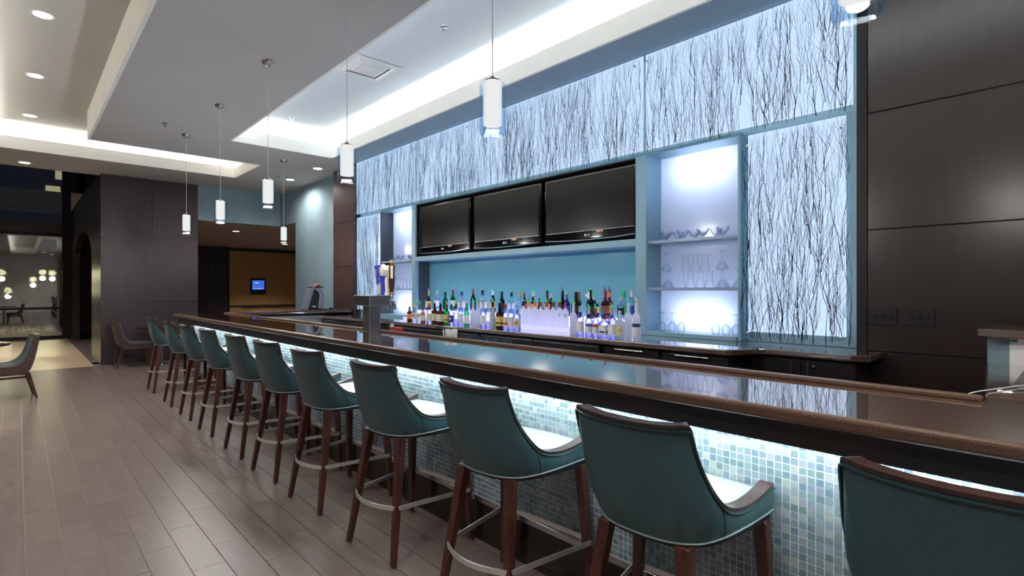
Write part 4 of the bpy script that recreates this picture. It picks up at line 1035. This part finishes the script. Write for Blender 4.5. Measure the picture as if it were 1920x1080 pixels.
def ctable(loc, label, r=.40, zt=.76):
    t = thing('cafe_table', label, 'table', loc)
    MB().lathe([(r-.01,zt-.03),(r,zt-.02),(r,zt-.005),(r-.006,zt),(0,zt)], 40).build('table_top', pm('dark_table_top', (.035,.022,.018), .2, var=.1, scale=(8,40,8)) if 'dark_table_top' not in MATS else MATS['dark_table_top'], t, smooth=True)
    MB().lathe([(.03,.03),(.03,zt-.04),(.08,zt-.03)], 14).build('pedestal', darksteel_m, t, smooth=True)
    MB().lathe([(.15,0),(.15,.008),(.05,.03),(0,.032)], 28).build('base', chrome_m, t, smooth=True)
ctable((-.47, 10.22, 0), 'round dark cafe table cut off by the left frame edge')
ctable((2.12, 12.66, 0), 'round dark cafe table by the wood wall, behind the far stools', .40, .76)

# ------------------------------------------------------------------ lights of the place and a few added ones
def pendant_proto():
    p = thing('pendant_light', '', 'lamp', (0,0,ZC), group='pendants above the bar')
    MB().lathe([(.062,0),(.060,-.018),(.040,-.042),(.012,-.052),(0,-.053)], 20).build('canopy', nickel_m, p, smooth=True)
    MB().tube([(0,0,-.05),(0,0,-1.19)], .0032, 6).build('cord', pm('clear_cord', (.62,.62,.64), .3, var=.03), p)
    MB().lathe([(.012,-1.17),(.020,-1.185),(.044,-1.190),(.047,-1.20)], 16).build('cap', nickel_m, p, smooth=True)
    MB().lathe([(.068,-1.475),(.070,-1.475),(.070,-1.215),(.068,-1.213),(.066,-1.215),(.066,-1.470)], 28).build('glass_shade', shadeglass_m, p, smooth=True)
    d = MB().lathe([(.050,-1.425),(.050,-1.20),(.046,-1.198)], 24).lathe([(.048,-1.199),(.048,-1.425)], 24).build('diffuser', pend_e, p, smooth=True)
    MB().lathe([(.0,-1.398),(.046,-1.40)], 20).build('lamp', pendhot_e, d)
    return p
pp = pendant_proto()
plab = ['nearest pendant lamp, cut off by the top frame edge','pendant lamp in front of the backlit twig panel, second nearest','pendant lamp hanging left of the ceiling air vent, third nearest',
        'pendant lamp left of the bar tray, fourth nearest','fifth pendant lamp from the camera, over the far stools','leftmost pendant lamp in front of the dark wood wall','small pendant lamp over the far bar return, near the blue wall']
pos = [(1.85, .47), (1.85, 2.15), (1.85, 3.86), (1.85, 5.62), (1.85, 7.35), (1.83, 9.08), (3.46, 9.70)]
for i, (x, y) in enumerate(pos):
    p = pp if i == 0 else copy_tree(pp)
    p.location = (x, y, ZC); p['label'] = plab[i]
    l = bpy.data.lights.new('pendant_bulb', 'POINT'); l.energy = P_PEND; l.shadow_soft_size = .06; l.color = (1,.93,.86)
    o = bpy.data.objects.new('bulb', l); COL.objects.link(o); o.parent = p; o.location = (0,0,-1.46)
def downlight(x, y, z, label, watts=P_DOWN, cone=105):
    d = thing('downlight', label, 'light', (x, y, z), group='recessed downlights')
    MB().lathe([(.075,-.001),(.098,-.004),(.098,0),(.075,0)], 24).build('trim_ring', white_m, d, smooth=True)
    MB().lathe([(0,-.0025),(.076,-.0025),(.076,-.001)], 24).build('lens', down_e, d)
    l = bpy.data.lights.new('spot', 'SPOT'); l.energy = watts; l.spot_size = R(cone); l.spot_blend = .6; l.shadow_soft_size = .07; l.color = (1,.95,.88)
    o = bpy.data.objects.new('lamp', l); COL.objects.link(o); o.parent = d; o.location = (0,0,-.02)
def at_z(u, v, z):
    a = (u-960)/F_PX; t = (z-H)/((543-v)/F_PX); return t*(SY+CY*a), t*(CY-SY*a)
x, y = at_z(80,28,ZU); downlight(x, y, ZU, 'recessed downlight nearest the top left picture corner')
x, y = at_z(66,142,ZU); downlight(x, y, ZU, 'second recessed downlight below the top left corner')
x, y = at_z(56,217,ZU); downlight(x, y, ZU, 'third recessed downlight, just above the bright cove')
x, y = at_z(46,305,ZC); downlight(x, y, ZC, 'recessed downlight above the night window', 30)
downlight(4.18, 9.95, ZC, 'right recessed downlight in front of the blue wall', 16, 120)
downlight(4.18, 11.35, ZC, 'left recessed downlight in front of the blue wall', 70, 165)
for i, (x, y, z) in enumerate(((-1.2,-2.2,ZC),(-1.2,1.2,ZC),(-3.2,.5,ZC),(-3.2,3.6,ZC),(-3.2,7.0,ZC),(-1.4,5.0,ZC),(-1.4,8.2,ZC),(1.6,-3.0,ZC),(1.15,-.9,ZC))):
    downlight(x, y, z, '%s recessed downlight in the room behind the camera' % ORD[i], P_DOWN*1.1, 120)
downlight(6.6, 18.4, 3.03, 'downlight added to light the ochre corridor wall', 200, 120); downlight(4.2, 15.2, 3.03, 'downlight added to light the corridor near the opening', 150, 130)  # both added to lift the dim corridor
downlight(-1.0, 16.5, 3.78, 'unseen downlight added to light the vestibule floor', 380, 130)  # out-of-view lamp added to brighten the pale stone floor
ml = MB().box(-3.5, -.75, 16.2, 16.8, 3.785, 3.83).build('ceiling_added_beam', black_m); tag(ml, 'dark unseen beam added to carry the vestibule downlight', None, None, 'structure')  # beam added out of view, only there to hold that downlight
# ceiling air vent in the tray
vx, vy = at_z(690,128,ZU)
av = thing('air_vent', 'square white ceiling air diffuser in the bar tray', 'vent', (vx, vy, ZU))
def sqring(r0, r1, z0, z1):
    mb = MB()
    a = [(-r0,-r0,z0),(r0,-r0,z0),(r0,r0,z0),(-r0,r0,z0)]; b = [(-r1,-r1,z1),(r1,-r1,z1),(r1,r1,z1),(-r1,r1,z1)]
    c = [(p[0],p[1],p[2]+.004) for p in a]; d = [(p[0],p[1],p[2]+.004) for p in b]
    f = []
    for i in range(4):
        j = (i+1) % 4; f += [(i,j,4+j,4+i),(8+i,12+i,12+j,8+j),(i,8+i,8+j,j),(4+i,4+j,12+j,12+i)]
    return mb.add(a+b+c+d, f)
ventm = pm('white_vent_metal', (.72,.74,.76), .4, var=.03)
sqring(.30,.26,-.012,-.012).build('frame', ventm, av); sqring(.258,.20,-.010,-.024).build('louvre', ventm, av); sqring(.196,.135,-.012,-.026).build('louvre', ventm, av)
MB().box(-.13,.13,-.13,.13,-.026,-.020).build('centre_plate', ventm, av); MB().box(-.27,.27,-.27,.27,-.006,-.001).build('dark_throat', black_m, av)
for i, (u, v, z, lab) in enumerate(((309,231,ZC,'sprinkler head on the taupe soffit near the left pendants'),(833,50,ZU,'sprinkler head in the bar tray near the top edge'),(547,220,ZU,'sprinkler head at the far end of the bar tray'),(522,330,ZC,'sprinkler head near the two blue wall downlights'))):
    x, y = at_z(u, v, z); s = thing('sprinkler', lab, 'sprinkler', (x,y,z), group='ceiling sprinklers')
    MB().lathe([(.038,0),(.036,-.006),(.02,-.010),(0,-.011)], 16).build('escutcheon', nickel_m, s, smooth=True)
    MB().lathe([(.010,-.008),(.008,-.03),(.022,-.036),(.022,-.039),(0,-.040)], 12).build('deflector', chrome_m, s, smooth=True)

# ------------------------------------------------------------------ rest of the room, behind the camera
wall('wall_rear', MB().box(-7, 4.95, -5.1, -5, 0, ZU), room_m, 'warm grey wall behind the camera')
wall('wall_left', MB().box(-7.1, -7, -5, 13.5, 0, ZU), room_m, 'warm grey wall far to the left of the camera')
